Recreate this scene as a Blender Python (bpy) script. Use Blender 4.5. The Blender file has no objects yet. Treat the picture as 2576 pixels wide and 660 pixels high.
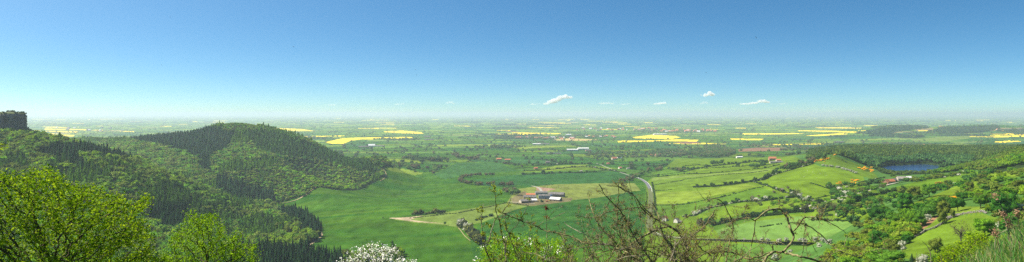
import bpy, math, random
import numpy as np
from mathutils import Vector, kdtree
R = np.random.default_rng(7)
random.seed(7)
scene = bpy.context.scene
C = scene.collection
F, U0, V0, CZ = 1678.0, 1288.0, 286.0, 200.0     # focal length in picture units, principal column, eye level, eye height

# ------------------------------------------------------------------ helpers
def attrs(o, label=None, cat=None, group=None, kind=None):
    if label: o['label'] = label
    if cat: o['category'] = cat
    if group: o['group'] = group
    if kind: o['kind'] = kind
    return o

def empty(name, loc, label=None, cat=None, group=None, rz=0.0):
    o = bpy.data.objects.new(name, None)
    o.empty_display_size = 0.5
    o.location = loc
    o.rotation_euler = (0, 0, rz)
    C.objects.link(o)
    return attrs(o, label, cat, group)

def mesh_np(name, V, T, mats, cols=None, smooth=False, midx=None, Q=None):
    """V (n,3), T (m,3) triangles and/or Q (k,4) quads"""
    V = np.asarray(V, dtype=np.float32)
    me = bpy.data.meshes.new(name)
    me.vertices.add(len(V))
    me.vertices.foreach_set('co', V.ravel())
    T = np.zeros((0, 3), np.int32) if T is None else np.asarray(T, dtype=np.int32).reshape(-1, 3)
    Q = np.zeros((0, 4), np.int32) if Q is None else np.asarray(Q, dtype=np.int32).reshape(-1, 4)
    loops = np.concatenate([T.ravel(), Q.ravel()])
    me.loops.add(len(loops))
    me.loops.foreach_set('vertex_index', loops)
    starts = np.concatenate([np.arange(len(T)) * 3, len(T) * 3 + np.arange(len(Q)) * 4]).astype(np.int32)
    me.polygons.add(len(T) + len(Q))
    me.polygons.foreach_set('loop_start', starts)
    if smooth:
        me.polygons.foreach_set('use_smooth', np.ones(len(starts), dtype=bool))
    if midx is not None:
        me.polygons.foreach_set('material_index', np.asarray(midx, dtype=np.int32))
    if cols is not None:
        a = me.color_attributes.new('col', 'FLOAT_COLOR', 'POINT')
        c4 = np.ones((len(V), 4), np.float32)
        c4[:, :3] = cols
        a.data.foreach_set('color', c4.ravel())
    if not isinstance(mats, (list, tuple)): mats = [mats]
    for m in mats: me.materials.append(m)
    me.update(calc_edges=True)
    return me

def link(name, me, parent=None, loc=None, rz=0, scale=None):
    o = bpy.data.objects.new(name, me)
    C.objects.link(o)
    if parent: o.parent = parent
    if loc is not None: o.location = loc
    if rz: o.rotation_euler = (0, 0, rz)
    if scale is not None: o.scale = scale
    return o

class MB:
    """collects boxes, gables and prisms"""
    def __init__(s): s.v = []; s.f = []
    def box(s, x0, x1, y0, y1, z0, z1):
        n = len(s.v)
        s.v += [(x0,y0,z0),(x1,y0,z0),(x1,y1,z0),(x0,y1,z0),(x0,y0,z1),(x1,y0,z1),(x1,y1,z1),(x0,y1,z1)]
        s.f += [tuple(n+i for i in q) for q in ((3,2,1,0),(4,5,6,7),(0,1,5,4),(1,2,6,5),(2,3,7,6),(3,0,4,7))]
        return s
    def poly(s, pts):
        n = len(s.v); s.v += list(pts); s.f.append(tuple(range(n, n+len(pts)))); return s
    def build(s, name, mat, parent=None, loc=None, rz=0):
        me = bpy.data.meshes.new(name); me.from_pydata(s.v, [], s.f); me.materials.append(mat); me.update()
        return link(name, me, parent, loc, rz)

def vnoise(x, y, seed=0):
    """smooth value noise, numpy"""
    xi = np.floor(x).astype(np.int64); yi = np.floor(y).astype(np.int64)
    fx = x - xi; fy = y - yi
    fx = fx*fx*(3-2*fx); fy = fy*fy*(3-2*fy)
    def h(a, b):
        n = (a*374761393 + b*668265263 + seed*1442695041) & 0xffffffff
        n = ((n ^ (n >> 13)) * 1274126177) & 0xffffffff
        n = n ^ (n >> 16)
        return (n & 0xffff) / 65535.0
    return (h(xi,yi)*(1-fx)+h(xi+1,yi)*fx)*(1-fy) + (h(xi,yi+1)*(1-fx)+h(xi+1,yi+1)*fx)*fy
def hash2(a, b, seed=0):
    n = (a.astype(np.int64)*374761393 + b.astype(np.int64)*668265263 + seed*1442695041) & 0xffffffff
    n = ((n ^ (n >> 13)) * 1274126177) & 0xffffffff
    n = n ^ (n >> 16)
    n = (n * 2246822519) & 0xffffffff
    n = n ^ (n >> 15)
    return (n & 0xffffff) / 16777215.0

def inpoly(x, y, poly):
    x = np.asarray(x); y = np.asarray(y)
    r = np.zeros(x.shape, bool)
    n = len(poly)
    for i in range(n):
        x1, y1 = poly[i]; x2, y2 = poly[(i+1) % n]
        if y1 == y2: continue
        c = ((y1 > y) != (y2 > y)) & (x < (x2-x1)*(y-y1)/(y2-y1)+x1)
        r ^= c
    return r

# ------------------------------------------------------------------ materials
def mat(name, col=(.5,.5,.5), rough=.8, metal=0, spec=.3):
    m = bpy.data.materials.new(name); m.use_nodes = True
    b = m.node_tree.nodes['Principled BSDF']
    b.inputs['Base Color'].default_value = (*col, 1); b.inputs['Roughness'].default_value = rough
    b.inputs['Metallic'].default_value = metal
    b.inputs['Specular IOR Level'].default_value = spec
    return m

def noisy(name, c1, c2, scale, rough=.9, detail=6, stretch=(1,1,1), bump=0.0, spec=.2):
    m = mat(name, c1, rough, spec=spec); nt = m.node_tree; b = nt.nodes['Principled BSDF']
    tc = nt.nodes.new('ShaderNodeTexCoord'); mp = nt.nodes.new('ShaderNodeMapping'); mp.inputs['Scale'].default_value = stretch
    n = nt.nodes.new('ShaderNodeTexNoise'); n.inputs['Scale'].default_value = scale; n.inputs['Detail'].default_value = detail
    r = nt.nodes.new('ShaderNodeValToRGB'); r.color_ramp.elements[0].color = (*c1,1); r.color_ramp.elements[1].color = (*c2,1)
    r.color_ramp.elements[0].position = .35; r.color_ramp.elements[1].position = .68
    L = nt.links.new
    L(tc.outputs['Object'], mp.inputs[0]); L(mp.outputs[0], n.inputs['Vector']); L(n.outputs[0], r.inputs[0]); L(r.outputs[0], b.inputs['Base Color'])
    if bump:
        bp = nt.nodes.new('ShaderNodeBump'); bp.inputs['Strength'].default_value = 1; bp.inputs['Distance'].default_value = bump
        L(n.outputs[0], bp.inputs['Height']); L(bp.outputs[0], b.inputs['Normal'])
    return m

def foliage_mat(name, transl=.35, rnd=.35, gloss=.0):
    """base colour from the mesh's own leaf colours, varied a little per tree"""
    m = bpy.data.materials.new(name); m.use_nodes = True; nt = m.node_tree; nt.nodes.clear(); L = nt.links.new
    at = nt.nodes.new('ShaderNodeAttribute'); at.attribute_name = 'col'
    oi = nt.nodes.new('ShaderNodeObjectInfo')
    mr = nt.nodes.new('ShaderNodeMapRange'); mr.inputs['To Min'].default_value = 1.5*(1-rnd/2); mr.inputs['To Max'].default_value = 1.5*(1+rnd/2)
    L(oi.outputs['Random'], mr.inputs['Value'])
    mu = nt.nodes.new('ShaderNodeVectorMath'); mu.operation = 'SCALE'
    L(at.outputs['Color'], mu.inputs[0]); L(mr.outputs[0], mu.inputs['Scale'])
    d = nt.nodes.new('ShaderNodeBsdfDiffuse'); t = nt.nodes.new('ShaderNodeBsdfTranslucent')
    L(mu.outputs[0], d.inputs['Color']); L(mu.outputs[0], t.inputs['Color'])
    mx = nt.nodes.new('ShaderNodeMixShader'); mx.inputs[0].default_value = transl
    L(d.outputs[0], mx.inputs[1]); L(t.outputs[0], mx.inputs[2])
    last = mx
    if gloss:
        g = nt.nodes.new('ShaderNodeBsdfGlossy'); g.inputs['Roughness'].default_value = .4
        m2 = nt.nodes.new('ShaderNodeMixShader'); m2.inputs[0].default_value = gloss
        L(mx.outputs[0], m2.inputs[1]); L(g.outputs[0], m2.inputs[2]); last = m2
    o = nt.nodes.new('ShaderNodeOutputMaterial'); L(last.outputs[0], o.inputs['Surface'])
    return m
M_FOL = foliage_mat('foliage', .36)
M_LEAF = foliage_mat('near leaves', .5, .1, 0)
M_BARK = noisy('bark', (.07,.055,.04), (.16,.13,.10), 6, bump=.01)
M_TWIG = noisy('twig bark', (.045,.035,.022), (.26,.22,.12), 9, stretch=(1,1,1))
M_ROCK = noisy('cliff rock', (.045,.045,.035), (.16,.15,.12), .12, stretch=(1,1,.25), bump=1.2)
M_STONE = noisy('drystone', (.13,.12,.10), (.34,.31,.27), 1.2, bump=.1)

# ------------------------------------------------------------------ terrain
def px(u, v, Y): return (u, Y, CZ-(v-V0)/F*Y)
K = []
for u in range(-1500, 4200, 380):
    K += [(u,.4,198.3),(u,1.2,198.3),(u,3,198.25),(u,15,190),(u,30,178),(u,60,158)]
for u in (-1500,-700,-300): K += [(u,120,135),(u,250,120),(u,500,115),(u,900,140)]
for u in (0,400,800,1200,1600): K += [(u,120,128),(u,250,88 if u>100 else 100)]
for u in (900,1200,1500,1750): K += [(u,480,32),(u,680,8),(u,860,0)]
K += [(400,450,66),(700,450,50),(700,650,22),(2000,250,118),(1850,450,60),(1850,700,30)]
K += [(u,7,197.4) for u in (-700,-200,300,800,1300,1800,2200)] + [(2380,7,198.1),(2576,7,198.68),(2800,7,198.95),(3200,7,199.2),(3700,7,199.2)]
K += [(2700,13,195.8),(3100,13,196),(2400,120,152),(2700,120,160),(3200,120,165),(2600,200,153),(3200,250,170),(3200,600,175),(3200,1200,180),(3200,2000,150)]
for a in [(2576,600,250),(2400,660,300),(2250,660,330),(2150,655,400),(2060,665,500),(2300,610,400),(2450,560,400),(2380,545,450),(2500,530,420),
          (2200,590,500),(2270,545,500),(2400,500,550),(2576,480,480),(2170,562,620),(2250,512,650),(2350,490,700),(2450,460,750),(2576,430,750),
          (2100,525,850),(2200,488,900),(2300,464,950),(2420,440,1000),(2500,412,1060),(2576,383,1120),(2720,350,1200),(2240,462,1050),
          (2095,391,1450),(2040,403,1450),(2160,412,1430),(2190,425,1350),(1990,420,1500),(2100,425,1300),(2180,445,1200),(2000,440,1350),(1900,450,1500),
          (1880,490,1200),(1950,500,1100),(2080,500,1020),(2000,530,950),(2100,560,800),(2000,590,870),(1900,600,920),(1800,620,950),(1700,640,940),
          (1800,560,1100),(1750,500,1400),(1700,470,1740),(1650,450,2040),(1800,450,1700),(1850,430,1850),(1950,410,1950),(1700,425,2200),(1800,410,2300),
          (1900,398,2500),(1900,385,3000),
          # the wooded hill
          (590,316,2100),(540,324,2120),(500,335,2150),(420,346,2200),(330,355,2300),(230,362,2450),(150,367,2600),(640,324,2080),(700,341,2060),(760,360,2050),
          (820,384,2050),(900,409,2080),(960,424,2150),(590,362,1950),(500,382,1850),(700,400,1850),(600,430,1650),(500,440,1600),(400,402,1750),
          (300,392,1900),(750,440,1700),(850,430,1900),(800,463,1770),(650,490,1550),(550,480,1450),
          # the wooded spur on the left
          (70,344,1150),(130,356,1180),(200,371,1200),(300,396,1220),(400,434,1230),(480,469,1230),(560,512,1220),(640,542,1250),
          (0,400,1000),(150,420,1000),(300,450,1020),(400,490,1050),(500,540,1080),(600,573,1120),(0,500,800),(200,520,850),(400,580,880),
          (550,610,950),(0,600,600),(300,640,650),(500,660,700),(700,655,870)]:
    K.append(px(*a))
K += [(u,Y,0) for u,Y in [(905,1775),(965,2179),(700,1540),(800,1830),(1000,2400),(705,1260),(800,1130),(760,1010),(1000,1100),(1000,1500),(1000,1900),
      (1200,1100),(1200,1500),(1200,2000),(1400,1100),(1400,1500),(1400,2000),(1600,1100),(1600,1450),(1550,2000),(1100,2500),(1300,2600),(1500,2600),(1700,2900)]]
K += [(2300,1300,80),(2380,1360,82),(2210,1350,84),(2300,1470,79),(2420,1450,90),(2000,1800,70),(2150,1750,88),(2300,1750,90),(2450,1750,92),
      (1900,2200,45),(2100,2200,82),(2300,2200,82),(2500,2200,82),(2600,1600,105),(2800,2200,90),(2000,2700,22),(2300,2700,28),(2600,2700,40),
      (200,1600,60),(300,1500,58),(400,1430,48),(500,1370,32),(590,2700,60),(300,3000,55),(800,2600,30),(100,1400,118),(100,2000,60),(100,2600,30),
      (0,1160,172),(-100,1160,175),(-300,1100,180),(-100,1600,190),(-400,1600,195),(-700,1600,195),(-200,2400,120),(-700,2600,150)]
for u in (-900,-500,-100,300,700,1100,1500,1900,2300,2700,3300):
    K += [(u,3700,0 if u < 1800 else 6),(u,11000,0),(u,22000,0),(u,75000,0)]
    K.append((u,6000,0)) if u < 2000 else None
K += [px(*a) for a in [(2080,333,6500),(2200,320,6500),(2280,318,6500),(2350,321,6500),(2420,317,6500),(2500,315,6500),(2700,322,6500),(3300,325,6500),(2300,336,5500),(2450,335,5500),(2650,336,5500),(2300,352,4700),(2550,348,4700)]]
K += [(2200,8500,0),(2500,8500,0),(2800,8500,0),(2000,5200,0)]
K = np.array(K, float)
def feat(u, Y): return np.stack([u/220.0, np.log(Y)*4.5], -1)
KP = feat(K[:,0], K[:,1])
KD = np.sqrt(((KP[:,None]-KP[None])**2).sum(-1)+.09)
KM = K[:,2].mean()
KW = np.linalg.lstsq(KD+np.eye(len(K))*1e-4*-1, K[:,2]-KM, rcond=1e-9)[0]
LK = dict(u=2302, Y=1462, a=82, b=108, z=80.0)
def lake_s(u, Y):
    du, dy = (u-LK['u'])/LK['a'], (Y-LK['Y'])/LK['b']
    th = np.arctan2(dy, du)
    return (du*du+dy*dy) / (1+.10*np.sin(2*th+.8)+.07*np.sin(5*th+1)+.03*np.sin(11*th))**2
def terr(u, Y):
    u = np.atleast_1d(np.asarray(u, float)); Y = np.atleast_1d(np.asarray(Y, float))
    sh = u.shape; u = u.ravel(); Y = Y.ravel()
    z = np.empty(len(u))
    for i in range(0, len(u), 60000):
        P = feat(u[i:i+60000], Y[i:i+60000]).astype(np.float32)
        d = np.zeros(len(P), np.float64)
        for k in range(len(K)):
            d += KW[k]*np.sqrt((P[:,0]-KP[k,0])**2+(P[:,1]-KP[k,1])**2+np.float32(.09))
        z[i:i+60000] = d
    z += KM
    z = np.where(Y > 100, z + (vnoise(u*Y/F/60, Y/60, 5)-.5)*np.clip(z/20, 0.3, 3.0), z)
    s = lake_s(u, Y)
    z = np.where(s < 1, np.minimum(z, 78), np.where(s < 1.5, np.clip(z, 81.0, 84), z))
    return z.reshape(sh)
LU = np.linspace(-1600, 4200, 726); LY = np.exp(np.linspace(math.log(.4), math.log(75000), 900))
LZ = terr(*np.meshgrid(LU, LY))        # [Y,u]
def hz(u, Y):
    u = np.asarray(u, float); Y = np.asarray(Y, float)
    a = np.clip((u-LU[0])/(LU[1]-LU[0]), 0, len(LU)-1.001); b = np.clip((np.log(Y)-math.log(.4))/(math.log(75000)-math.log(.4))*(len(LY)-1), 0, len(LY)-1.001)
    i = a.astype(int); j = b.astype(int); fa = a-i; fb = b-j
    return (LZ[j,i]*(1-fa)+LZ[j,i+1]*fa)*(1-fb)+(LZ[j+1,i]*(1-fa)+LZ[j+1,i+1]*fa)*fb
def hxy(x, y):
    y = np.asarray(y, float); return hz(np.asarray(x)/y*F+U0, y)
def G(u, v, Ymin=60):
    """ground point seen at picture position (u, v)"""
    Ys = LY[LY > Ymin]
    zr = CZ-(v-V0)/F*Ys
    zt = hz(np.full(len(Ys), float(u)), Ys)
    k = np.argmax(zt >= zr)
    if not (zt >= zr).any(): k = len(Ys)-1
    if k > 0:
        d0 = zr[k-1]-zt[k-1]; d1 = zr[k]-zt[k]; t = d0/(d0-d1) if d0 != d1 else 1
        Y = Ys[k-1]+(Ys[k]-Ys[k-1])*min(max(t,0),1)
    else: Y = Ys[0]
    return np.array([(u-U0)/F*Y, Y, float(hz(float(u), Y))])
def proj(x, y, z): return x/y*F+U0, V0+(CZ-z)/y*F
# ------------------------------------------------------------------ land use: colours of the ground
CROP=(.036,.098,.007); CROPD=(.024,.085,.011); PAST=(.082,.145,.010); PASTL=(.125,.19,.020); BARL=(.115,.175,.035)
RAPE=(.66,.54,.03); SOIL=(.17,.10,.065); SAND=(.33,.28,.19); ROUGH=(.12,.16,.04); WOODF=(.022,.04,.012); STRAW=(.36,.30,.12); MID=(.045,.11,.016)
# (polygon in picture units, colour, nearest and farthest distance)
FIELDS = [
 ([(690,700),(690,511),(800,470),(905,477),(965,440),(955,422),(1040,440),(1110,425),(1150,408),(1255,408),(1310,430),(1640,440),(1640,560),(1700,700)], CROP, 800, 3000),
 ([(700,515),(900,520),(1060,500),(1240,490),(1260,520),(1030,548),(870,552),(740,540)], (.043,.11,.008), 900, 2600),
 ([(690,700),(760,610),(830,580),(990,565),(1130,575),(1190,620),(1200,700)], (.030,.092,.008), 800, 1600),
 ([(951,418),(1010,424),(1067,436),(1045,441),(985,431)], PASTL, 1500, 4000),
 ([(1090,440),(1150,410),(1255,409),(1300,430),(1160,442),(1120,452)], (.03,.09,.02), 1500, 4000),
 ([(990,553),(1100,537),(1270,512),(1330,518),(1290,530),(1212,560),(1150,572),(1110,566),(1040,560)], BARL, 900, 2600),
 ([(975,549),(1025,547),(1065,543),(1045,549),(1032,553),(1060,557),(1120,563),(1050,559),(1005,553)], SAND, 900, 2600),
 ([(1180,590),(1215,560),(1290,530),(1340,518),(1420,505),(1500,497),(1590,478),(1612,500),(1620,560),(1640,600),(1500,600),(1400,640),(1200,700)], CROPD, 800, 2600),
 ([(1300,476),(1390,464),(1480,461),(1596,461),(1612,480),(1590,482),(1500,498),(1420,506),(1340,519),(1270,516)], (.125,.165,.035), 900, 2600),
 ([(1285,500),(1320,480),(1345,500),(1440,498),(1436,507),(1340,518),(1290,512)], (.12,.11,.055), 900, 2600),
 ([(1350,470),(1400,476),(1372,482),(1350,480)], (.24,.16,.12), 900, 2600),
 ([(1190,452),(1290,441),(1430,431),(1560,432),(1596,446),(1570,460),(1400,464),(1330,470),(1270,462),(1200,462)], (.022,.082,.018), 1300, 3500),
 ([(1190,465),(1260,458),(1310,466),(1240,470)], (.018,.068,.02), 1300, 3500),
 ([(1305,434),(1385,420),(1500,418),(1560,424),(1500,430),(1310,438)], PAST, 1500, 3600),
 ([(1345,428),(1400,417),(1480,414),(1470,420),(1370,431)], PASTL, 1500, 3600),
 ([(1290,441),(1310,434),(1560,425),(1580,431),(1400,434)], MID, 1500, 3600),
 # fields right of the road
 ([(1620,700),(1625,460),(1700,400),(2000,395),(2200,470),(2250,560),(2150,700)], PAST, 700, 3000),
 ([(1630,440),(1660,424),(1700,420),(1735,426),(1730,436),(1640,448)], (.06,.13,.014), 1500, 3500),
 ([(1620,466),(1700,448),(1880,440),(1930,434),(1890,456),(1760,463),(1660,467)], (.085,.15,.014), 1100, 3000),
 ([(1640,485),(1760,480),(1870,463),(1905,468),(1800,492),(1715,512),(1640,516)], PASTL, 1000, 3000),
 ([(1640,518),(1720,512),(1820,493),(1915,471),(1990,500),(1860,512),(1745,545),(1640,541)], (.06,.125,.012), 900, 2500),
 ([(1640,448),(1720,442),(1860,433),(1960,424),(1925,433),(1700,448),(1640,456)], BARL, 1200, 3000),
 ([(1900,460),(1990,430),(2080,420),(2170,440),(2180,470),(2090,510),(1990,498)], (.085,.15,.010), 900, 2500),
 ([(2040,404),(2095,391),(2190,425),(2215,455),(2110,430)], (.075,.135,.013), 1100, 1600),
 ([(1760,560),(1900,535),(2020,520),(2045,535),(1930,545),(1800,580)], (.05,.115,.012), 800, 2200),
 ([(1800,580),(1880,560),(1990,545),(2060,545),(2140,560),(2150,580),(2080,606),(1920,602),(1820,608)], (.085,.165,.035), 700, 2200),
 ([(1820,614),(2000,614),(2060,625),(2060,700),(1820,700)], (.06,.13,.018), 700, 2200),
 ([(2060,515),(2160,490),(2190,500),(2150,530),(2060,545)], (.075,.13,.016), 600, 1600),
 ([(2110,525),(2200,485),(2320,453),(2420,436),(2500,428),(2430,452),(2330,486),(2240,500),(2150,530)], (.075,.15,.010), 500, 1400),
 ([(2270,520),(2330,500),(2400,470),(2500,430),(2576,418),(2700,400),(2700,430),(2576,440),(2480,470),(2400,505),(2300,530)], (.10,.165,.014), 400, 1200),
 ([(2265,620),(2290,590),(2380,547),(2470,538),(2510,548),(2500,600),(2440,640),(2330,660),(2270,650)], (.085,.15,.014), 240, 520),
 ([(2290,575),(2350,545),(2400,520),(2480,520),(2470,537),(2385,545),(2300,585)], (.10,.16,.018), 300, 560),
 ([(2262,590),(2300,570),(2350,545),(2372,535),(2340,565),(2290,600)], (.20,.12,.07), 300, 560),
 # far: explicit yellow, brown and pale fields
 ([(818,358),(858,349),(905,346.5),(1036,345),(1040,348),(906,351.5),(880,355),(866,362.5),(835,362)], RAPE, 3500, 9000),
 ([(1553,354.5),(1640,353.5),(1700,351),(1758,352),(1752,356.5),(1650,356),(1556,358.5)], RAPE, 3500, 9000),
 ([(1590,345.5),(1640,339.5),(1700,342.5),(1712,346),(1690,350),(1600,348.5)], RAPE, 3500, 9000),
 ([(1690,357.5),(1752,356.8),(1768,361.5),(1720,362)], SOIL, 3500, 9000),
 ([(1836,349),(1922,349.3),(1915,353.2),(1842,352)], RAPE, 3500, 9000),
 ([(2005,328),(2090,329),(2165,332),(2150,334.5),(2010,330)], RAPE, 3500, 30000),
 ([(2048,320.8),(2120,320.5),(2172,322.3),(2160,324.3),(2060,323)], RAPE, 5500, 30000),
 ([(1390,351),(1440,348.6),(1510,352),(1470,354.5),(1400,354)], STRAW, 3500, 9000),
 ([(1857,375.5),(1900,372),(1985,371.5),(1988,374),(1960,380),(1858,382)], SOIL, 2500, 9000),
 ([(965,330.5),(1012,328.8),(1060,333),(1066,337.2),(1010,335.6),(968,333)], RAPE, 5000, 9000),
 ([(1300,333.5),(1410,335.5),(1412,338),(1300,336.5)], RAPE, 5000, 9000),
 ([(112,324),(228,325.6),(225,328.4),(112,327)], RAPE, 4000, 30000), ([(110,329.2),(198,331),(195,334),(118,332)], RAPE, 4000, 30000),
 ([(122,338.5),(188,340),(185,343.6),(130,342)], RAPE, 3500, 30000),
 ([(690,322),(760,325),(792,330),(735,330),(700,327)], RAPE, 4000, 30000),
 ([(2300,326),(2345,322),(2352,328),(2310,331)], (.2,.17,.08), 5000, 8000),
 ([(2440,322),(2570,322),(2600,332),(2500,330)], (.17,.15,.08), 5500, 8000),
 ([(2290,352),(2360,345),(2440,342),(2440,349),(2370,356),(2300,356)], BARL, 3600, 6000),
]
rf = random.Random(11)
for k in range(65):
    v = 300+ (rf.random()**1.3)*38; u = rf.choice([rf.uniform(60,2576), rf.uniform(60,500), rf.uniform(900,1900), rf.uniform(1250,1500)])
    w = rf.uniform(8,34)*(1.3 if v < 315 else 1); h = rf.uniform(.25,.55)*(1+(v-300)/18)*.75
    sl = rf.uniform(-.012,.012)*w
    FIELDS.append(([(u-w,v-h*rf.random()+sl),(u-w*.3,v-h+sl),(u+w,v-h*rf.random()-sl),(u+w*.9,v+h-sl),(u-w*.7,v+h*rf.random()+sl)], RAPE if rf.random()<.8 else rf.choice([STRAW,SOIL,PASTL]), 4500, 60000))

def patchwork(x, y):
    """irregular patchwork of fields; returns colour and closeness to a boundary in metres"""
    a = .22; X = x*math.cos(a)+y*math.sin(a); Yy = -x*math.sin(a)+y*math.cos(a)
    X = X+ (vnoise(x/700,y/700,1)-.5)*420+(vnoise(x/190,y/190,3)-.5)*60; Yy = Yy+(vnoise(x/700,y/700,2)-.5)*420+(vnoise(x/190,y/190,4)-.5)*60
    H = 230.0; r = np.floor(Yy/H); fr = Yy-r*H
    W = 210+260*hash2(r, r*0, 3); off = hash2(r, r*0, 4)*900
    c = np.floor((X+off)/W); fc = (X+off)-c*W
    half = hash2(c, r, 5) < .35                                 # some fields are split
    sub = np.where(half & (fr > H*.5), 1, 0)
    fr2 = np.where(half, np.where(sub == 1, fr-H*.5, fr), fr); H2 = np.where(half, H*.5, H)
    edge = np.minimum(np.minimum(fc, W-fc), np.minimum(fr2, H2-fr2))
    h = hash2(c*2+sub, r, 6)*.985; h2 = hash2(c*2+sub, r, 7)
    pal = np.array([PAST,(.06,.13,.016),MID,CROP,CROPD,PASTL,(.03,.09,.025),(.10,.16,.035),(.16,.15,.06),MID,(.022,.08,.03),RAPE])
    cum = np.array([.14,.28,.40,.52,.66,.74,.86,.93,.945,.96,.975,1.0])
    idx = np.searchsorted(cum, h).clip(0, len(pal)-1)
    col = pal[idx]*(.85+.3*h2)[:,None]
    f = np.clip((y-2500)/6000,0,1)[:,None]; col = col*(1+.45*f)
    return col, edge
GRN_WOOD = []   # forest floor polygons, filled by the woods below
def land(u, v, x, y):
    col = np.tile(np.array([.05,.12,.025]), (len(u),1))
    far = y > 2100
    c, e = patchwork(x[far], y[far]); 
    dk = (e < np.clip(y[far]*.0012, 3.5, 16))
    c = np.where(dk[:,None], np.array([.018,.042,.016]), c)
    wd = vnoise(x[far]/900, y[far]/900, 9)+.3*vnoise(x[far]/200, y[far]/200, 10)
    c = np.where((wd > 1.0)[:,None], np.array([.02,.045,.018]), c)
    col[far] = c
    for poly, pc, y0, y1 in FIELDS:
        P = np.array(poly)
        m = (y > y0)&(y < y1)&(u > P[:,0].min())&(u < P[:,0].max())&(v > P[:,1].min())&(v < P[:,1].max())
        i = np.nonzero(m)[0]
        if len(i) == 0: continue
        k = i[inpoly(u[i], v[i], poly)]
        col[k] = pc
        if y1 <= 3000 and pc in (CROP,CROPD,(.043,.11,.008),(.030,.092,.008),(.022,.082,.018)):
            a = .5 if pc == CROPD else 1.2; s = x[k]*math.cos(a)-y[k]*math.sin(a)
            if pc in (CROPD,(.022,.082,.018)):
                tl = np.minimum(np.mod(s,24.0), np.mod(s+3.2,24.0)); col[k] *= np.where(tl < 1.3, .62, 1.0)[:,None]
            st = vnoise((x[k]*math.cos(.3)+y[k]*math.sin(.3))/260, (-x[k]*math.sin(.3)+y[k]*math.cos(.3))/26, 70)
            st2 = vnoise((x[k]*math.cos(.3)+y[k]*math.sin(.3))/70, (-x[k]*math.sin(.3)+y[k]*math.cos(.3))/9, 71)
            f = (st*.65+st2*.35-.5); col[k] *= 1+np.stack([f*1.3, f*.6, f*.2],-1)
    return col*np.array([1.10,1.03,.95])

# ------------------------------------------------------------------ the ground sheet
def ground():
    us = np.concatenate([np.linspace(-9000,-200,60)[:-1], np.arange(-200,2760,1.7), np.linspace(2760,11500,60)])
    vs = np.arange(674, 300, -.8); Yp = CZ*F/(vs-V0)
    Ys = np.concatenate([np.exp(np.linspace(math.log(.4),math.log(240),110))[:-1], np.exp(np.linspace(math.log(240),math.log(Yp[0]),150))[:-1], Yp[:-1],
                         np.exp(np.linspace(math.log(Yp[-1]), math.log(74000), 40))])
    extra = np.exp(np.linspace(math.log(Yp[0]), math.log(2300), 260)); Ys = np.unique(np.concatenate([Ys, extra]))
    U, Y = np.meshgrid(us, Ys)
    # outside the modelled corridor the columns keep their neighbour's shape
    Z = terr(np.clip(U, -1500, 4100), Y)
    Z = np.where(Y < 1.0, 198.3, Z)
    X = (U-U0)/F*Y
    V = V0+(CZ-Z)/Y*F
    n = X.size
    col = land(U.ravel(), V.ravel(), X.ravel(), Y.ravel())
    near = (Y.ravel() < 850)&((U.ravel() < 1800)|(Y.ravel() < 240)); col[near] = (.05,.075,.02)
    for poly, y0, y1 in GRN_WOOD:
        m = inpoly(U.ravel(), Y.ravel(), poly)&(Y.ravel() > y0)&(Y.ravel() < y1)&~((Y.ravel() < 2330)&inpoly(U.ravel(), V.ravel(), FCLR)); col[m] = WOODF
    n1, n2 = U.shape
    idx = np.arange(n1*n2).reshape(n1,n2)
    Q = np.stack([idx[:-1,:-1].ravel(), idx[:-1,1:].ravel(), idx[1:,1:].ravel(), idx[1:,:-1].ravel()], -1)
    P = np.stack([X.ravel(), Y.ravel(), Z.ravel()], -1)
    m = bpy.data.materials.new('field and pasture'); m.use_nodes = True; nt = m.node_tree; b = nt.nodes['Principled BSDF']; L = nt.links.new
    b.inputs['Roughness'].default_value = 1; b.inputs['Specular IOR Level'].default_value = 0
    at = nt.nodes.new('ShaderNodeAttribute'); at.attribute_name = 'col'
    tc = nt.nodes.new('ShaderNodeTexCoord')
    prev = at.outputs['Color']
    for sc, amt, st in ((.006,.55,(1,1,.0)), (.05,.8,(1,.35,0)), (.6,.65,(1,1,0)), (4,.4,(1,1,1))):
        mp = nt.nodes.new('ShaderNodeMapping'); mp.inputs['Scale'].default_value = st; L(tc.outputs['Object'], mp.inputs[0])
        mp.inputs['Rotation'].default_value = (0,0,.5 if sc == .05 else 0)
        n_ = nt.nodes.new('ShaderNodeTexNoise'); n_.inputs['Scale'].default_value = sc; n_.inputs['Detail'].default_value = 5; n_.inputs['Roughness'].default_value = .6
        L(mp.outputs[0], n_.inputs['Vector'])
        mr = nt.nodes.new('ShaderNodeMapRange'); mr.inputs['From Min'].default_value = .25; mr.inputs['From Max'].default_value = .75
        mr.inputs['To Min'].default_value = 1-amt/2; mr.inputs['To Max'].default_value = 1+amt/2; L(n_.outputs[0], mr.inputs['Value'])
        mu = nt.nodes.new('ShaderNodeVectorMath'); mu.operation = 'SCALE'; L(prev, mu.inputs[0]); L(mr.outputs[0], mu.inputs['Scale']); prev = mu.outputs[0]
    L(prev, b.inputs['Base Color'])
    o = link('ground', mesh_np('ground', P, None, m, cols=col, smooth=True, Q=Q)); o['kind'] = 'structure'
    # the flat cliff top the photographer stands on
    mb = MB(); mb.poly([(-40,-40,198.3),(40,-40,198.3),(40,1.0,198.3),(-40,1.0,198.3)])
    o2 = mb.build('cliff_top_turf', noisy('turf', (.05,.11,.02), (.10,.18,.04), 3)); o2['kind'] = 'structure'

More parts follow.
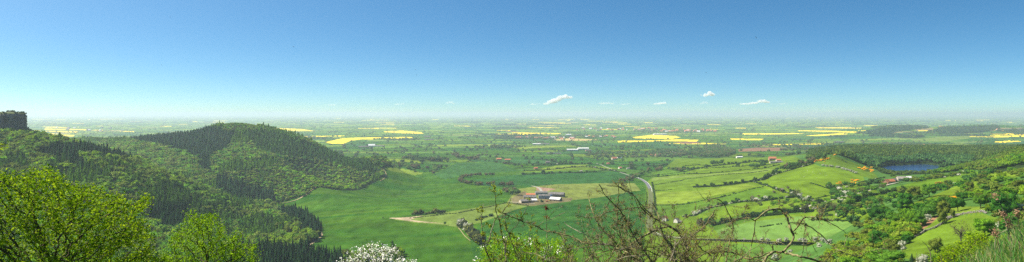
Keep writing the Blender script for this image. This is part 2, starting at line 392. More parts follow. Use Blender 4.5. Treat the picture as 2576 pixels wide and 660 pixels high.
# ------------------------------------------------------------------ light, sky, haze, camera
def light_and_camera():
    AZ, EL = math.radians(-84), math.radians(50)             # azimuth from +Y, negative = left
    d = Vector((math.sin(AZ)*math.cos(EL), math.cos(AZ)*math.cos(EL), math.sin(EL)))
    sl = bpy.data.lights.new('sun', 'SUN'); sl.energy = 5.0; sl.angle = math.radians(.5); sl.color = (1,.91,.78)
    so = bpy.data.objects.new('sun', sl); C.objects.link(so); so.rotation_euler = d.to_track_quat('Z','Y').to_euler()
    w = bpy.data.worlds.new('World'); scene.world = w; w.use_nodes = True; nt = w.node_tree; L = nt.links.new
    bg = nt.nodes['Background']; bg.inputs['Strength'].default_value = .092
    sk = nt.nodes.new('ShaderNodeTexSky'); sk.sky_type = 'NISHITA'; sk.sun_disc = False
    sk.sun_elevation = EL; sk.sun_rotation = AZ; sk.altitude = 300; sk.air_density = 1.0; sk.dust_density = 1.5; sk.ozone_density = 1.6
    tc = nt.nodes.new('ShaderNodeTexCoord')
    mp = nt.nodes.new('ShaderNodeMapping'); mp.inputs['Scale'].default_value = (1,1,SKYZ); mp.inputs['Location'].default_value = (0,0,.05); L(tc.outputs['Generated'], mp.inputs[0])
    nm = nt.nodes.new('ShaderNodeVectorMath'); nm.operation = 'NORMALIZE'; L(mp.outputs[0], nm.inputs[0]); L(nm.outputs[0], sk.inputs[0])
    hs = nt.nodes.new('ShaderNodeHueSaturation'); hs.inputs['Saturation'].default_value = SKYSAT; L(sk.outputs[0], hs.inputs['Color'])
    tn = nt.nodes.new('ShaderNodeVectorMath'); tn.operation = 'MULTIPLY'; tn.inputs[1].default_value = SKYTINT; L(hs.outputs[0], tn.inputs[0]); L(tn.outputs[0], bg.inputs['Color'])
    # haze
    m = bpy.data.materials.new('haze'); m.use_nodes = True; nt = m.node_tree; nt.nodes.clear()
    pv = nt.nodes.new('ShaderNodeVolumePrincipled'); pv.inputs['Density'].default_value = HAZE; pv.inputs['Color'].default_value = HAZECOL
    pv.inputs['Anisotropy'].default_value = .25
    ou = nt.nodes.new('ShaderNodeOutputMaterial'); nt.links.new(pv.outputs[0], ou.inputs['Volume'])
    mb = MB(); mb.box(-90000,90000,-300,78000,LZ.min()-14,262)
    h = mb.build('haze', m); h['kind'] = 'stuff'; h['label'] = 'pale haze lying over the plain'
    cd = bpy.data.cameras.new('camera'); cam = bpy.data.objects.new('camera', cd); C.objects.link(cam); scene.camera = cam
    cam.location = (0,0,CZ); cam.rotation_euler = (math.radians(90),0,0)
    cd.sensor_fit = 'HORIZONTAL'; cd.sensor_width = 36; cd.lens = 36*F/2576
    cd.shift_y = -(330-V0)/2576; cd.clip_start = .1; cd.clip_end = 200000
    scene.render.resolution_x = 1024; scene.render.resolution_y = 262
    vs = scene.view_settings; vs.view_transform = 'Standard'; vs.look = 'None'; vs.exposure = EXPO; vs.gamma = 1
    cy = scene.cycles
    cy.max_bounces = 5; cy.diffuse_bounces = 2; cy.glossy_bounces = 2; cy.transmission_bounces = 3; cy.volume_bounces = 2; cy.transparent_max_bounces = 12
    cy.use_denoising = False; cy.caustics_reflective = False; cy.caustics_refractive = False
SKYZ, SKYSAT, HAZE, HAZECOL, EXPO = 2.6, 1.32, 1/16500.0, (.70,.83,.94,1), 0.92
SKYTINT = (.86,1.05,.96)
# ------------------------------------------------------------------ plant templates (unit size), all triangles
SPRUCE=(.014,.038,.012); LARCH=(.050,.115,.010); PINE=(.034,.078,.012); LIME=(.13,.21,.010); FRESH=(.085,.18,.010); OLIVE=(.095,.125,.018); DEEP=(.034,.11,.012)
BRONZE=(.11,.095,.03); WHITE=(.36,.36,.28); GREY=(.12,.105,.06); BLUEG=(.03,.07,.028); GORSE=(.58,.33,.015)
def ico(sub=1):
    t = (1+5**.5)/2
    v = np.array([(-1,t,0),(1,t,0),(-1,-t,0),(1,-t,0),(0,-1,t),(0,1,t),(0,-1,-t),(0,1,-t),(t,0,-1),(t,0,1),(-t,0,-1),(-t,0,1)],float); v /= np.linalg.norm(v[0])
    f = [(0,11,5),(0,5,1),(0,1,7),(0,7,10),(0,10,11),(1,5,9),(5,11,4),(11,10,2),(10,7,6),(7,1,8),(3,9,4),(3,4,2),(3,2,6),(3,6,8),(3,8,9),(4,9,5),(2,4,11),(6,2,10),(8,6,7),(9,8,1)]
    for _ in range(sub-1):
        v = list(map(tuple, v)); nf = []; c = {}
        def mid(a,b):
            k = (min(a,b),max(a,b))
            if k not in c:
                p = np.array(v[a])+np.array(v[b]); p /= np.linalg.norm(p); v.append(tuple(p)); c[k] = len(v)-1
            return c[k]
        for a,b,d in f:
            x,y,z = mid(a,b),mid(b,d),mid(d,a); nf += [(a,x,z),(b,y,x),(d,z,y),(x,y,z)]
        f = nf; v = np.array(v)
    return np.array(v), np.array(f)
I1, I2 = ico(1), ico(2)
def scatter_tris(P, N, size, rng, tilt=.7):
    """one ragged leaf-clump triangle at each point, roughly facing N"""
    n = len(P)
    N = N + rng.normal(0, tilt, (n,3)); N /= np.linalg.norm(N, axis=1)[:,None]+1e-9
    a = np.cross(N, rng.normal(0,1,(n,3))); a /= np.linalg.norm(a, axis=1)[:,None]+1e-9
    b = np.cross(N, a)
    V = []
    for k in range(3):
        th = 2*math.pi*k/3 + rng.uniform(-.5,.5,n); r = size*rng.uniform(.6,1.3,n)
        V.append(P + a*(np.cos(th)*r)[:,None] + b*(np.sin(th)*r)[:,None])
    V = np.stack(V,1).reshape(-1,3)
    return V, np.arange(n*3).reshape(-1,3)
class TP:
    def __init__(s): s.V=[]; s.T=[]; s.M=[]; s.n=0
    def add(s, V, T, mul):
        s.V.append(V); s.T.append(T+s.n); s.n += len(V)
        s.M.append(np.broadcast_to(np.asarray(mul,float).reshape(-1,1) if np.ndim(mul) else mul, (len(V),1)).reshape(-1)); return s
    def done(s):
        return np.concatenate(s.V), np.concatenate(s.T), np.concatenate(s.M)
def t_broad(seed, lobes=7, tris=60, size=.12, core=True, flat=1.0, low=.18):
    """broadleaf crown one unit wide and one unit high"""
    rng = np.random.default_rng(seed); t = TP()
    cs = [(0,0,.55,.36)]
    for k in range(lobes):
        a = 2*math.pi*(k+rng.uniform(-.3,.3))/lobes*2.4; zz = rng.uniform(low+.12,.86); r = .34*math.sqrt(max(.05,1-((zz-.5)/.52)**2))
        cs.append((math.cos(a)*r, math.sin(a)*r, zz, rng.uniform(.13,.21)))
    tot = sum(c[3]**2 for c in cs)
    for (x,y,z,r) in cs:
        if core:
            V = I1[0]*r*.82*(1+rng.normal(0,.12,(12,1)))*np.array([1,1,.95*flat]) + (x,y,z)
            t.add(V, I1[1], 1.0)
        n = max(6, int(tris*r*r/tot))
        D = rng.normal(0,1,(n,3)); D[:,2] = np.abs(D[:,2])*1.0-.25*rng.random(n); D /= np.linalg.norm(D,axis=1)[:,None]
        P = D*r*rng.uniform(.85,1.15,(n,1)) + (x,y,z)
        V,T = scatter_tris(P, D, size*(.7 if n > 60 else 1), rng)
        m = np.repeat(rng.uniform(.8,1.3,n), 3)
        t.add(V,T,m)
    V,T,M = t.done(); V[:,2] = np.clip(V[:,2], .02, None)
    return V,T,M
def t_conifer(seed, tiers=6, seg=7, ragged=.25, full=1.0):
    """conifer crown: drooping ragged tiers; unit high, unit wide"""
    rng = np.random.default_rng(seed); t = TP()
    for i in range(tiers):
        f = i/tiers; z0 = .06+.90*f; z1 = min(1.0, z0+1.6/tiers); r = .5*(1-f)**.85*full+.02
        k = seg if f < .6 else max(4,seg-2); a = np.arange(k)*2*math.pi/k+rng.random()*6
        rr = r*rng.uniform(1-ragged,1+ragged,k)
        V = [(0,0,z1)]
        for j in range(k):
            V.append((math.cos(a[j])*rr[j], math.sin(a[j])*rr[j], z0-.04*rng.random()))
            b = a[j]+math.pi/k; V.append((math.cos(b)*r*.45, math.sin(b)*r*.45, z0+.05))
        V = np.array(V); m = 2*k
        T = [(0,1+j,1+(j+1)%m) for j in range(m)]
        t.add(V, np.array(T), rng.uniform(.85,1.2))
    return t.done()
def t_larch(seed, tris=60, size=.13):
    rng = np.random.default_rng(seed); t = TP()
    V = np.array([(0,0,.97)]+[(.26*math.cos(a),.26*math.sin(a),.1) for a in np.arange(6)*math.pi/3]); T = [(0,1+j,1+(j+1)%6) for j in range(6)]
    t.add(V, np.array(T), 1.0)
    z = rng.random(tris)**1.25*.92+.04; a = rng.uniform(0,6.28,tris); r = .46*(1-z)**.75*rng.uniform(.7,1.1,tris)+.02
    P = np.stack([np.cos(a)*r, np.sin(a)*r, z],-1); N = np.stack([np.cos(a),np.sin(a),np.full(tris,.7)],-1)
    V,T = scatter_tris(P,N,size,rng,.5); t.add(V,T,np.repeat(rng.uniform(.8,1.3,tris),3))
    return t.done()
TB_FAR = [t_broad(10+i, 5, 36, .16) for i in range(6)]
TB_MID = [t_broad(30+i, 8, 130, .10) for i in range(8)]
TC_FAR = [t_conifer(50+i, 5, 6, .3) for i in range(6)]
TC_MID = [t_conifer(60+i, 9, 8, .3) for i in range(6)]
TL_FAR = [t_larch(70+i, 36, .14) for i in range(6)]
TL_MID = [t_larch(80+i, 100, .095) for i in range(6)]
TINY = [t_broad(90+i, 2, 10, .22) for i in range(6)]
def merge(temps, pos, sc, col, seed=1):
    """one mesh's arrays from many placed copies; pos (n,3) sc (n,3) col (n,3)"""
    rng = np.random.default_rng(seed); n = len(pos); k = rng.integers(0, len(temps), n); rz = rng.uniform(0,6.28,n)
    Vs, Ts, Cs = [], [], []; off = 0
    for j, (V,T,M) in enumerate(temps):
        i = np.nonzero(k == j)[0]
        if not len(i): continue
        c, s = np.cos(rz[i])[:,None], np.sin(rz[i])[:,None]
        X = (V[None,:,0]*c - V[None,:,1]*s)*sc[i,0][:,None]+pos[i,0][:,None]
        Y = (V[None,:,0]*s + V[None,:,1]*c)*sc[i,1][:,None]+pos[i,1][:,None]
        Z = V[None,:,2]*sc[i,2][:,None]+pos[i,2][:,None]
        W = np.stack([X,Y,Z],-1).reshape(-1,3)
        TT = (T[None]+(np.arange(len(i))*len(V))[:,None,None]).reshape(-1,3)+off
        CC = (col[i][:,None,:]*M[None,:,None]).reshape(-1,3)
        Vs.append(W); Ts.append(TT); Cs.append(CC); off += len(W)
    return np.concatenate(Vs), np.concatenate(Ts), np.concatenate(Cs)
def template_mesh(name, t, col, mats=None, trunk=False, size=(1,1,1)):
    V,T,M = t
    c = M[:,None]*np.array(col)[None]
    return mesh_np(name, V*np.array(size), T, M_FOL, cols=c)
# visibility of the ground: steepest slope met so far along each column
SLOPE = (LZ-CZ)/LY[:,None]
HOR = np.maximum.accumulate(SLOPE, axis=0)
def visible(x, y, z, h, margin=.0015):
    u = x/y*F+U0; a = np.clip((u-LU[0])/(LU[1]-LU[0]),0,len(LU)-1).astype(int)
    j = np.clip((np.log(y*.97)-math.log(.4))/(math.log(75000)-math.log(.4))*(len(LY)-1)-1, 0, len(LY)-1).astype(int)
    return (z+h-CZ)/y > HOR[j,a]-margin

# ------------------------------------------------------------------ big woods
def polys(u, v, lst):
    r = np.zeros(len(u), bool)
    for p in lst: r |= inpoly(u, v, p)
    return r
WOOD_L = [(-1500,200),(-1500,2600),(100,2750),(560,2900),(900,2650),(1000,2450),(1010,2220),(1010,900),(860,880),(860,700),(1100,600),(1300,500),(1300,200)]
FCLR = [(690,512),(715,507),(765,494),(800,471),(850,479),(905,479),(935,463),(968,443),(958,425),(1010,405),(1400,400),(1400,600),(835,652),(745,628),(806,600),(812,582),(775,547),(700,518)]
GRN_WOOD.append((WOOD_L, 200, 2900))
D_SPRUCE = [[(300,332),(420,327),(560,324),(592,332),(570,380),(520,402),(490,400),(440,378),(360,362),(310,352)],
            [(545,448),(600,468),(690,488),(690,515),(600,512),(545,480)], [(700,540),(760,530),(812,575),(812,600),(770,590),(740,565)],
            [(600,632),(860,640),(870,700),(560,700)], [(90,388),(150,368),(200,370),(315,392),(338,410),(270,406),(190,390),(240,430),(210,430),(110,398)],
            [(370,525),(470,520),(500,560),(430,585),(370,560)],[(500,395),(535,400),(530,440),(505,430)]]
D_PINE = [[(600,325),(700,338),(820,380),(955,418),(945,440),(860,422),(760,402),(690,398),(640,372)]]
D_BROAD = [[(60,338),(200,352),(320,394),(420,430),(560,490),(480,482),(380,458),(250,432),(150,405),(0,380),(-200,300)],
           [(545,372),(640,362),(640,385),(560,420),(540,440),(500,440),(520,405)], [(250,395),(330,350),(400,372),(480,402),(470,440),(380,430)],
           [(500,440),(640,430),(760,405),(850,425),(960,430),(905,482),(720,510),(640,480)],[(700,575),(790,560),(806,600),(740,628),(690,610)]]
def wood_points(poly, y0, y1, sp, rng, u0=-160, u1=2750, dens=None):
    P = []
    xs = (np.array([p[0] for p in poly])-U0)/F
    x0, x1 = max((u0-U0)/F*y1, xs.min()*y1, -3000) if xs.min() < 0 else xs.min()*y0, max(xs.max()*y1, xs.max()*y0)
    x0 = min(x0, max((u0-U0)/F*y1, -3000)) if xs.min() < 0 else x0
    gx, gy = np.meshgrid(np.arange(x0, x1, sp), np.arange(y0, y1, sp))
    gx = gx.ravel()+rng.uniform(-.45,.45,gx.size)*sp; gy = gy.ravel()+rng.uniform(-.45,.45,gy.size)*sp
    gy = np.maximum(gy, 60)
    u = gx/gy*F+U0
    m = inpoly(u, gy, poly)&(u > u0)&(u < u1)
    return gx[m], gy[m]
def left_woods():
    rng = np.random.default_rng(3)
    x, y = wood_points(WOOD_L, 330, 2900, 8.0, rng, u1=1350)
    z = hxy(x, y); u, v = proj(x, y, z)
    mm = ~((y < 2330)&inpoly(u,v,FCLR)); x,y,z,u,v = [a[mm] for a in (x,y,z,u,v)]
    nz = vnoise(x/70, y/70, 21)+.5*vnoise(x/22, y/22, 22)
    kind = np.where(nz < .72, 1, 2)                       # 0 spruce 1 larch 2 broadleaf 3 pine
    kind = np.where(polys(u,v,D_BROAD), np.where(nz < .38, 1, 2), kind)
    kind = np.where(polys(u,v,D_PINE), 3, kind)
    kind = np.where(polys(u,v,D_SPRUCE), 0, kind)
    kind = np.where((rng.random(len(x)) < .03)&(kind == 1), 0, kind)
    szv = np.exp(rng.normal(0,.2,len(x))); h = np.select([kind==0,kind==1,kind==2,kind==3],[np.where(polys(u,v,[D_SPRUCE[1],D_SPRUCE[2],D_SPRUCE[3]]),rng.uniform(15,22,len(x)),rng.uniform(10,16,len(x))),rng.uniform(11,17,len(x)),rng.uniform(8,13,len(x)),rng.uniform(9,14,len(x))])
    w = np.select([kind==0,kind==1,kind==2,kind==3],[h*.42,h*.48,rng.uniform(8,14,len(x)),h*.72])
    h = h*szv**.7; w = w*szv
    lowwood = polys(u,v,[D_BROAD[3]]); h = np.where(lowwood&(kind!=0), h*.62, h); w = np.where(lowwood&(kind!=0), w*.72, w)
    top = polys(u, v, [[(560,300),(650,300),(650,332),(560,332)]]); h = np.where(top, 5.5, h); w = np.where(top, 7, w); kind = np.where(top, 2, kind)
    # a clear grass margin at the field edge
    ok = visible(x,y,z,h+2)&(v-h/y*F < 672)
    # hidden behind the near bushes: keep all the same, they show from a step aside
    keep = ok
    x,y,z,u,v,h,w,kind,nz = [a[keep] for a in (x,y,z,u,v,h,w,kind,nz)]
    big = vnoise(x/160,y/160,33)
    hue = rng.random(len(x)); g2 = hue*.55+big*.45
    c = np.zeros((len(x),3))
    B = np.array([LIME, FRESH, (.10,.135,.022), (.085,.11,.022), (.045,.115,.015), (.085,.155,.02)])
    bi = np.clip((g2*6.4-.2+rng.normal(0,.8,len(x))).astype(int), 0, 5)
    spur = (y < 1300)&(u < 560)&(v < 500)
    bi = np.where(spur&(rng.random(len(x))<.5), rng.choice([2,5,3,0],len(x),p=[.45,.3,.15,.1]), bi)
    c = np.select([(kind==k)[:,None] for k in (0,1,2,3)], [np.array(SPRUCE)[None]*rng.uniform(.6,1.5,(len(x),1)), (np.array(LARCH)[None]*(.75+.6*hue)[:,None]+np.array([[.02,.02,0]])*big[:,None]), B[bi]*rng.uniform(.95,1.6,(len(x),1)), np.array(PINE)[None]*rng.uniform(.7,1.5,(len(x),1))])
    # the ones that show largest stand as individuals
    inframe = (u > 2)&(u < 2576)&(v-h/y*F < 655)&~((u < 390)&(v > 445+0*u))&~((u > 400)&(u < 650)&(v > 560))
    ind = np.zeros(len(x), bool)
    names = {0:('spruce_tree','dark narrow spruce in the conifer stands of the wooded valley','conifer','spruces of the wooded valley'),
             1:('larch_tree','fresh green larch in the wooded valley below the cliff','conifer','larches of the wooded valley'),
             2:('broadleaf_tree','rounded yellow green broadleaf tree in the wooded valley','tree','broadleaf trees of the wooded valley')}
    P = np.stack([x,y,z],-1)
    for k, (nm, lab, cat, grp) in names.items():
        i = np.nonzero(inframe&(kind==k))[0]; i = i[np.argsort(-(h[i]*w[i])/y[i]**2)][:295]; ind[i] = True
        temps = {0:TC_MID,1:TL_MID,2:TB_MID}[k]
        cols = {0:[np.array(SPRUCE)*a for a in (.8,1.15)],1:[np.array(LARCH)*1.05,np.array(LARCH)*.8+.01],2:[LIME,OLIVE,(.085,.155,.02)]}[k]
        ms = [template_mesh(nm, t, cc) for t in temps for cc in cols]
        for j in i:
            o = link(nm, ms[rng.integers(len(ms))], loc=tuple(P[j]-[0,0,.3]), rz=rng.uniform(0,6.28), scale=(w[j],w[j],h[j]))
            attrs(o, lab, cat, grp)
    rest = ~ind
    sets = []
    for k, far, mid in ((0,TC_FAR,TC_MID),(1,TL_FAR,TL_MID),(2,TB_FAR,TB_MID),(3,TL_FAR,TL_MID)):
        for near in (True, False):
            i = np.nonzero(rest&(kind==k)&((y < 1250) == near))[0]
            if len(i): sets.append(merge(mid if near else far, P[i]-[0,0,.3], np.stack([w[i],w[i],h[i]],-1), c[i], k))
    off = 0; VV,TT,CC = [],[],[]
    for V,T,c_ in sets: VV.append(V); TT.append(T+off); CC.append(c_); off += len(V)
    o = link('mixed_woodland', mesh_np('mixed_woodland', np.concatenate(VV), np.concatenate(TT), M_FOL, cols=np.concatenate(CC)))
    attrs(o, kind='stuff', label='dense mixed woodland covering the conical hill and the valley below the cliff')
    print('left woods', len(x), off)
def stuff(name, sets, label):
    off = 0; VV,TT,CC = [],[],[]
    for V,T,c_ in sets: VV.append(V); TT.append(T+off); CC.append(c_); off += len(V)
    o = link(name, mesh_np(name, np.concatenate(VV), np.concatenate(TT), M_FOL, cols=np.concatenate(CC)))
    attrs(o, kind='stuff', label=label); return o
def pick(cols, n, rng, var=.15):
    a = np.array(cols)[rng.integers(0,len(cols),n)]; return a*rng.uniform(1-var,1+var,(n,1))
WOOD_LAKE = [(2040,2200),(2030,1800),(2045,1640),(2090,1560),(2120,1480),(2175,1440),(2200,1370),(2225,1300),(2320,1310),(2390,1340),(2440,1290),(2470,1180),(2540,1120),(2620,1120),(2900,1150),(3000,2300),(2500,2350),(2100,2300)]
WOOD_SLOPE = [(2330,1270),(2440,1060),(2480,960),(2520,800),(2900,700),(3000,1150),(2600,1160),(2480,1230),(2400,1300)]
WOOD_SCRUB = [(2040,560),(2040,420),(2100,330),(2280,300),(2250,420),(2290,500),(2360,480),(2390,540),(2360,640),(2260,600),(2190,640),(2140,560)]
GRN_WOOD += [(WOOD_LAKE,1000,2400),(WOOD_SLOPE,700,1300)]
def right_woods():
    rng = np.random.default_rng(5)
    sets = []
    # wood behind and around the lake
    x, y = wood_points(WOOD_LAKE, 1100, 2400, 9.0, rng)
    u = x/y*F+U0; s = lake_s(u, y); z = hxy(x,y)
    m = (s > 1.12)
    x,y,z,s,u = x[m],y[m],z[m],s[m],u[m]
    front = (y < 1400)&(u < 2480)
    h = np.where(front, rng.uniform(4,6.5,len(x)), rng.uniform(11,16,len(x))); w = np.where(front, rng.uniform(6,10,len(x)), rng.uniform(9,14,len(x)))
    k = visible(x,y,z,h+1); x,y,z,h,w,s,u,front = [a[k] for a in (x,y,z,h,w,s,u,front)]
    by_lake = (s < 3.2)&~front&(u < 2450)
    c = np.where(by_lake[:,None], pick([(.055,.13,.03),(.075,.15,.04),(.04,.10,.03)],len(x),rng,.25), pick([(.055,.10,.02),(.08,.12,.022),(.05,.10,.018),(.09,.135,.02)],len(x),rng,.2))
    P = np.stack([x,y,z],-1); S = np.stack([w,w,h],-1)
    i = np.nonzero(by_lake)[0]; i = i[np.argsort(y[i])][:130]; ind = np.zeros(len(x),bool); ind[i] = True
    ms = [template_mesh('crown', t, cc) for t in TB_MID[:5] for cc in ((.055,.13,.03),(.08,.16,.04),(.042,.10,.03))]
    for j in i:
        attrs(link('lakeside_tree', ms[rng.integers(len(ms))], loc=tuple(P[j]), rz=rng.uniform(0,6), scale=tuple(S[j])), 'full green broadleaf tree on the far bank of the lake','tree','lakeside trees')
    sets.append(merge(TB_FAR, P[~ind], S[~ind], c[~ind]))
    # slope to the right of the lake
    x, y = wood_points(WOOD_SLOPE, 700, 1300, 8.0, rng); z = hxy(x,y); u,v = proj(x,y,z)
    n = vnoise(x/60,y/60,41); m = ~polys(u,v,[FIELDS_CLEAR]) ; x,y,z,n = x[m],y[m],z[m],n[m]
    h = rng.uniform(6,11,len(x)); w = rng.uniform(8,13,len(x)); k = visible(x,y,z,h)
    x,y,z,h,w,n = [a[k] for a in (x,y,z,h,w,n)]
    c = np.where((n<.45)[:,None], pick([FRESH,(.06,.15,.015),LIME],len(x),rng), pick([(.11,.15,.02),(.10,.15,.02),(.09,.16,.015)],len(x),rng))
    sets.append(merge(TB_MID, np.stack([x,y,z],-1), np.stack([w,w,h],-1), c))
    o = stuff('lakeside_woodland', sets, 'broadleaf woodland around the lake and up the slope beside it')
FIELDS_CLEAR = [(2270,520),(2330,500),(2400,470),(2500,430),(2576,415),(2700,400),(2700,432),(2576,442),(2480,472),(2400,507),(2300,532)]

# ------------------------------------------------------------------ single trees on the slopes at the right (trunk, limbs and crown are parts)
def tube(pts, rad, sides=5):
    """tube mesh arrays along a polyline"""
    pts = np.asarray(pts,float); rad = np.asarray(rad,float); n = len(pts)
    d = np.gradient(pts, axis=0); d /= np.linalg.norm(d,axis=1)[:,None]+1e-9
    ref = np.array([0.31,.22,.92]) if abs(d[0,2]) < .9 else np.array([1,.1,.05])
    a = np.cross(d, ref); a /= np.linalg.norm(a,axis=1)[:,None]+1e-9; b = np.cross(d,a)
    th = np.arange(sides)*2*math.pi/sides
    V = (pts[:,None]+rad[:,None,None]*(a[:,None]*np.cos(th)[None,:,None]+b[:,None]*np.sin(th)[None,:,None])).reshape(-1,3)
    i = np.arange(n-1)[:,None]*sides; j = np.arange(sides)[None]; j2 = (j+1)%sides
    Q = np.stack([i+j,i+j2,i+sides+j2,i+sides+j],-1).reshape(-1,4)
    return V,Q
class TubeSet:
    def __init__(s): s.V=[]; s.Q=[]; s.n=0
    def add(s, pts, rad, sides=5):
        V,Q = tube(pts,rad,sides); s.V.append(V); s.Q.append(Q+s.n); s.n += len(V)
    def mesh(s, name, m): return mesh_np(name, np.concatenate(s.V), None, m, smooth=True, Q=np.concatenate(s.Q))
def crown_near(seed, col, tris=1500, size=.042, lobes=15, low=.12, col2=None, frac2=0.0, core=True):
    rng = np.random.default_rng(seed); V,T,M = t_broad(seed, lobes, tris, size, core=core, low=low)
    c = M[:,None]*np.array(col)[None]
    if col2 is not None:
        tri = rng.random(len(T)) < frac2
        c = c.copy()
        idx = T[tri].ravel(); c[idx] = np.array(col2)*rng.uniform(.8,1.1,(len(idx),1))
    return mesh_np('crown', V, T, M_FOL, cols=c)
def trunk_mesh(seed, bare=False):
    rng = np.random.default_rng(seed); t = TubeSet()
    t.add([(0,0,-.05),(.01,0,.15),(.0,.02,.4),(.02,.0,.62)],[.035,.028,.02,.01],7)
    for k in range(9 if not bare else 16):
        a = k*2.4; z = rng.uniform(.18,.5); L = rng.uniform(.25,.42)
        p = [(0,0,z),(math.cos(a)*L*.5,math.sin(a)*L*.5,z+.16),(math.cos(a)*L,math.sin(a)*L,z+rng.uniform(.2,.42))]
        t.add(p,[.014,.009,.003],4)
        if bare:
            for q in range(5):
                s = rng.uniform(.3,.95); b0 = np.array(p[0])*(1-s)+np.array(p[2])*s; t.add([b0, b0+rng.normal(0,.07,3)+[0,0,.06], b0+rng.normal(0,.12,3)+[0,0,.13]],[.006,.004,.002],3)
    return t.mesh('trunk', M_BARK)
def conifer_near(seed, col):
    V,T,M = t_conifer(seed, 16, 11, .3); return mesh_np('crown', V, T, M_FOL, cols=M[:,None]*np.array(col)[None])
KINDS = {}
def slope_trees():
    rng = np.random.default_rng(9)
    def variants(name, fn, n): KINDS[name] = [fn(100+17*i+len(KINDS)) for i in range(n)]
    variants('deep', lambda s: crown_near(s,DEEP), 3); variants('mid', lambda s: crown_near(s,(.075,.17,.015)), 3)
    variants('olive', lambda s: crown_near(s,OLIVE,1300,.04), 2); variants('lime', lambda s: crown_near(s,LIME), 2)
    variants('fresh', lambda s: crown_near(s,FRESH), 2)
    variants('may', lambda s: crown_near(s,(.10,.16,.05),1500,.032,14,.02,WHITE,.5), 3)
    variants('bare', lambda s: crown_near(s,(.12,.13,.03),500,.025,15,.15,core=False), 2)
    variants('spruce', lambda s: conifer_near(s,(.02,.05,.018)), 1); variants('gorse', lambda s: crown_near(s,GORSE,900,.05,12,.0,(.10,.16,.03),.35), 2)
    variants('scree', lambda s: crown_near(s,BRONZE,900,.05), 1)
    trunks = [trunk_mesh(i) for i in range(3)]; btr = [trunk_mesh(5+i, True) for i in range(2)]
    LAB = {'deep':'dark green round tree','mid':'mid green rounded tree','olive':'olive green loose tree','lime':'lime green young tree','fresh':'bright fresh green tree',
           'may':'white flowering hawthorn','bare':'thinly leaved greyish tree with open twigs','spruce':'small dark pointed conifer','gorse':'orange flowering gorse bush','scree':'bronze leaved tree'}
    # zoomed-picture coordinates X, Y of the base middle, width, height
    T3 = [(335,240,130,135,'deep','biggest round one beside the upper light green meadow'),(90,325,130,120,'deep','left of the biggest round tree, above the pasture edge'),
     (415,150,130,105,'olive','middle of the row crossing the upper meadow'),(530,130,120,105,'mid','right end of the row crossing the upper meadow'),
     (470,255,130,85,'deep','just below the gorse strip on the slope'),(560,270,100,100,'mid','second below the left end of the gorse strip'),
     (650,262,110,100,'olive','directly under the middle of the gorse strip'),(640,352,85,125,'olive','tall one at the bend of the drystone wall'),
     (765,248,105,120,'deep','under the right end of the gorse strip'),(950,222,112,118,'mid','full crowned one above the right end of the drystone wall'),
     (1015,262,62,80,'lime','small one right above the drystone wall end'),(1145,345,225,235,'deep','largest of all, at the right end of the walled paddock'),
     (1285,295,100,110,'may','beside the largest dark tree at the right edge'),(980,450,170,150,'fresh','in the right of the walled paddock'),
     (790,515,190,180,'bare','standing in the lower middle of the walled paddock'),(580,610,110,145,'olive','at the bottom of the walled paddock'),
     (340,512,80,72,'deep','at the left foot of the drystone wall'),(312,572,68,85,'may','below the left foot of the drystone wall'),
     (410,412,62,52,'may','on the bracken bank left of the drystone wall'),(260,490,85,55,'may','left of the drystone wall foot among green bushes'),
     (120,535,155,130,'deep','lower left part of the scrub slope'),(240,430,90,62,'mid','on the bank left of the bracken'),
     (190,690,290,125,'mid','very wide one at the bottom of the scrub slope'),(450,372,115,110,'mid','above the bracken bank'),
     (380,382,85,120,'fresh','between two mid green trees above the bracken bank'),(255,375,150,120,'mid','large one left of the bracken bank'),
     (1112,385,88,62,'may','in front of the largest dark tree'),(722,300,42,68,'olive','small one just above the middle of the drystone wall'),
     (470,690,100,100,'may','bottom edge, below the walled paddock'),(700,690,170,150,'lime','near one at the bottom right beside the grass bank'),
     (905,520,170,110,'lime','near one above the grass bank'),(390,680,72,90,'spruce','alone at the bottom of the scrub slope'),
     (862,85,70,78,'olive','tall one above the gorse strip end'),(912,95,72,40,'mid','low one right above the gorse strip'),
     (62,182,72,55,'mid','left end of the upper meadow row'),(140,165,50,50,'mid','second from the left in the upper meadow row'),(225,142,62,50,'mid','third in the upper meadow row'),
     (300,112,70,58,'olive','between the farm meadow and the upper meadow row'),(1240,255,120,120,'mid','behind the largest dark tree'),
     (800,160,95,75,'deep','dark one beside the upper end of the gorse strip'),(170,270,90,70,'mid','between the two dark trees on the left'),(60,430,120,70,'fresh','on the left shoulder of the scrub slope'),
     (150,400,110,70,'mid','mid slope left of the bracken'),(20,470,110,80,'olive','outer left of the scrub slope'),(30,600,120,90,'olive','lower left of the scrub slope'),(300,440,80,70,'fresh','beside the bracken strip'),
     (520,330,60,60,'may','behind the bracken bank'),(1180,400,60,50,'may','small one near the paddock corner'),(610,30,60,28,'gorse','alone on the upper meadow edge')]
    for (X,Yz,w,h,k,where) in T3:
        u, v = 2173.4+.3089*X, 456.1+.3089*Yz
        near = k == 'lime' and Yz > 500
        p = G(u, v, 100)
        s = p[1]/F; W, H = w*.3089*s, h*.3089*s*1.05
        root = empty('hawthorn_tree' if k=='may' else 'gorse_bush' if k=='gorse' else 'conifer_tree' if k=='spruce' else 'hillside_tree', tuple(p), f'{LAB[k]}, {where}', 'tree' if k != 'gorse' else 'bush', rz=rng.uniform(-1,1))
        link('trunk', (btr if k=='bare' else trunks)[rng.integers(2)], root, scale=(W,W,H)); link('crown', KINDS[k][rng.integers(len(KINDS[k]))], root, loc=(0,0,0), scale=(W,W,H), rz=rng.uniform(0,6))
    # scrub filling the slope below the drystone wall and the wood above the paddock
    sets = []
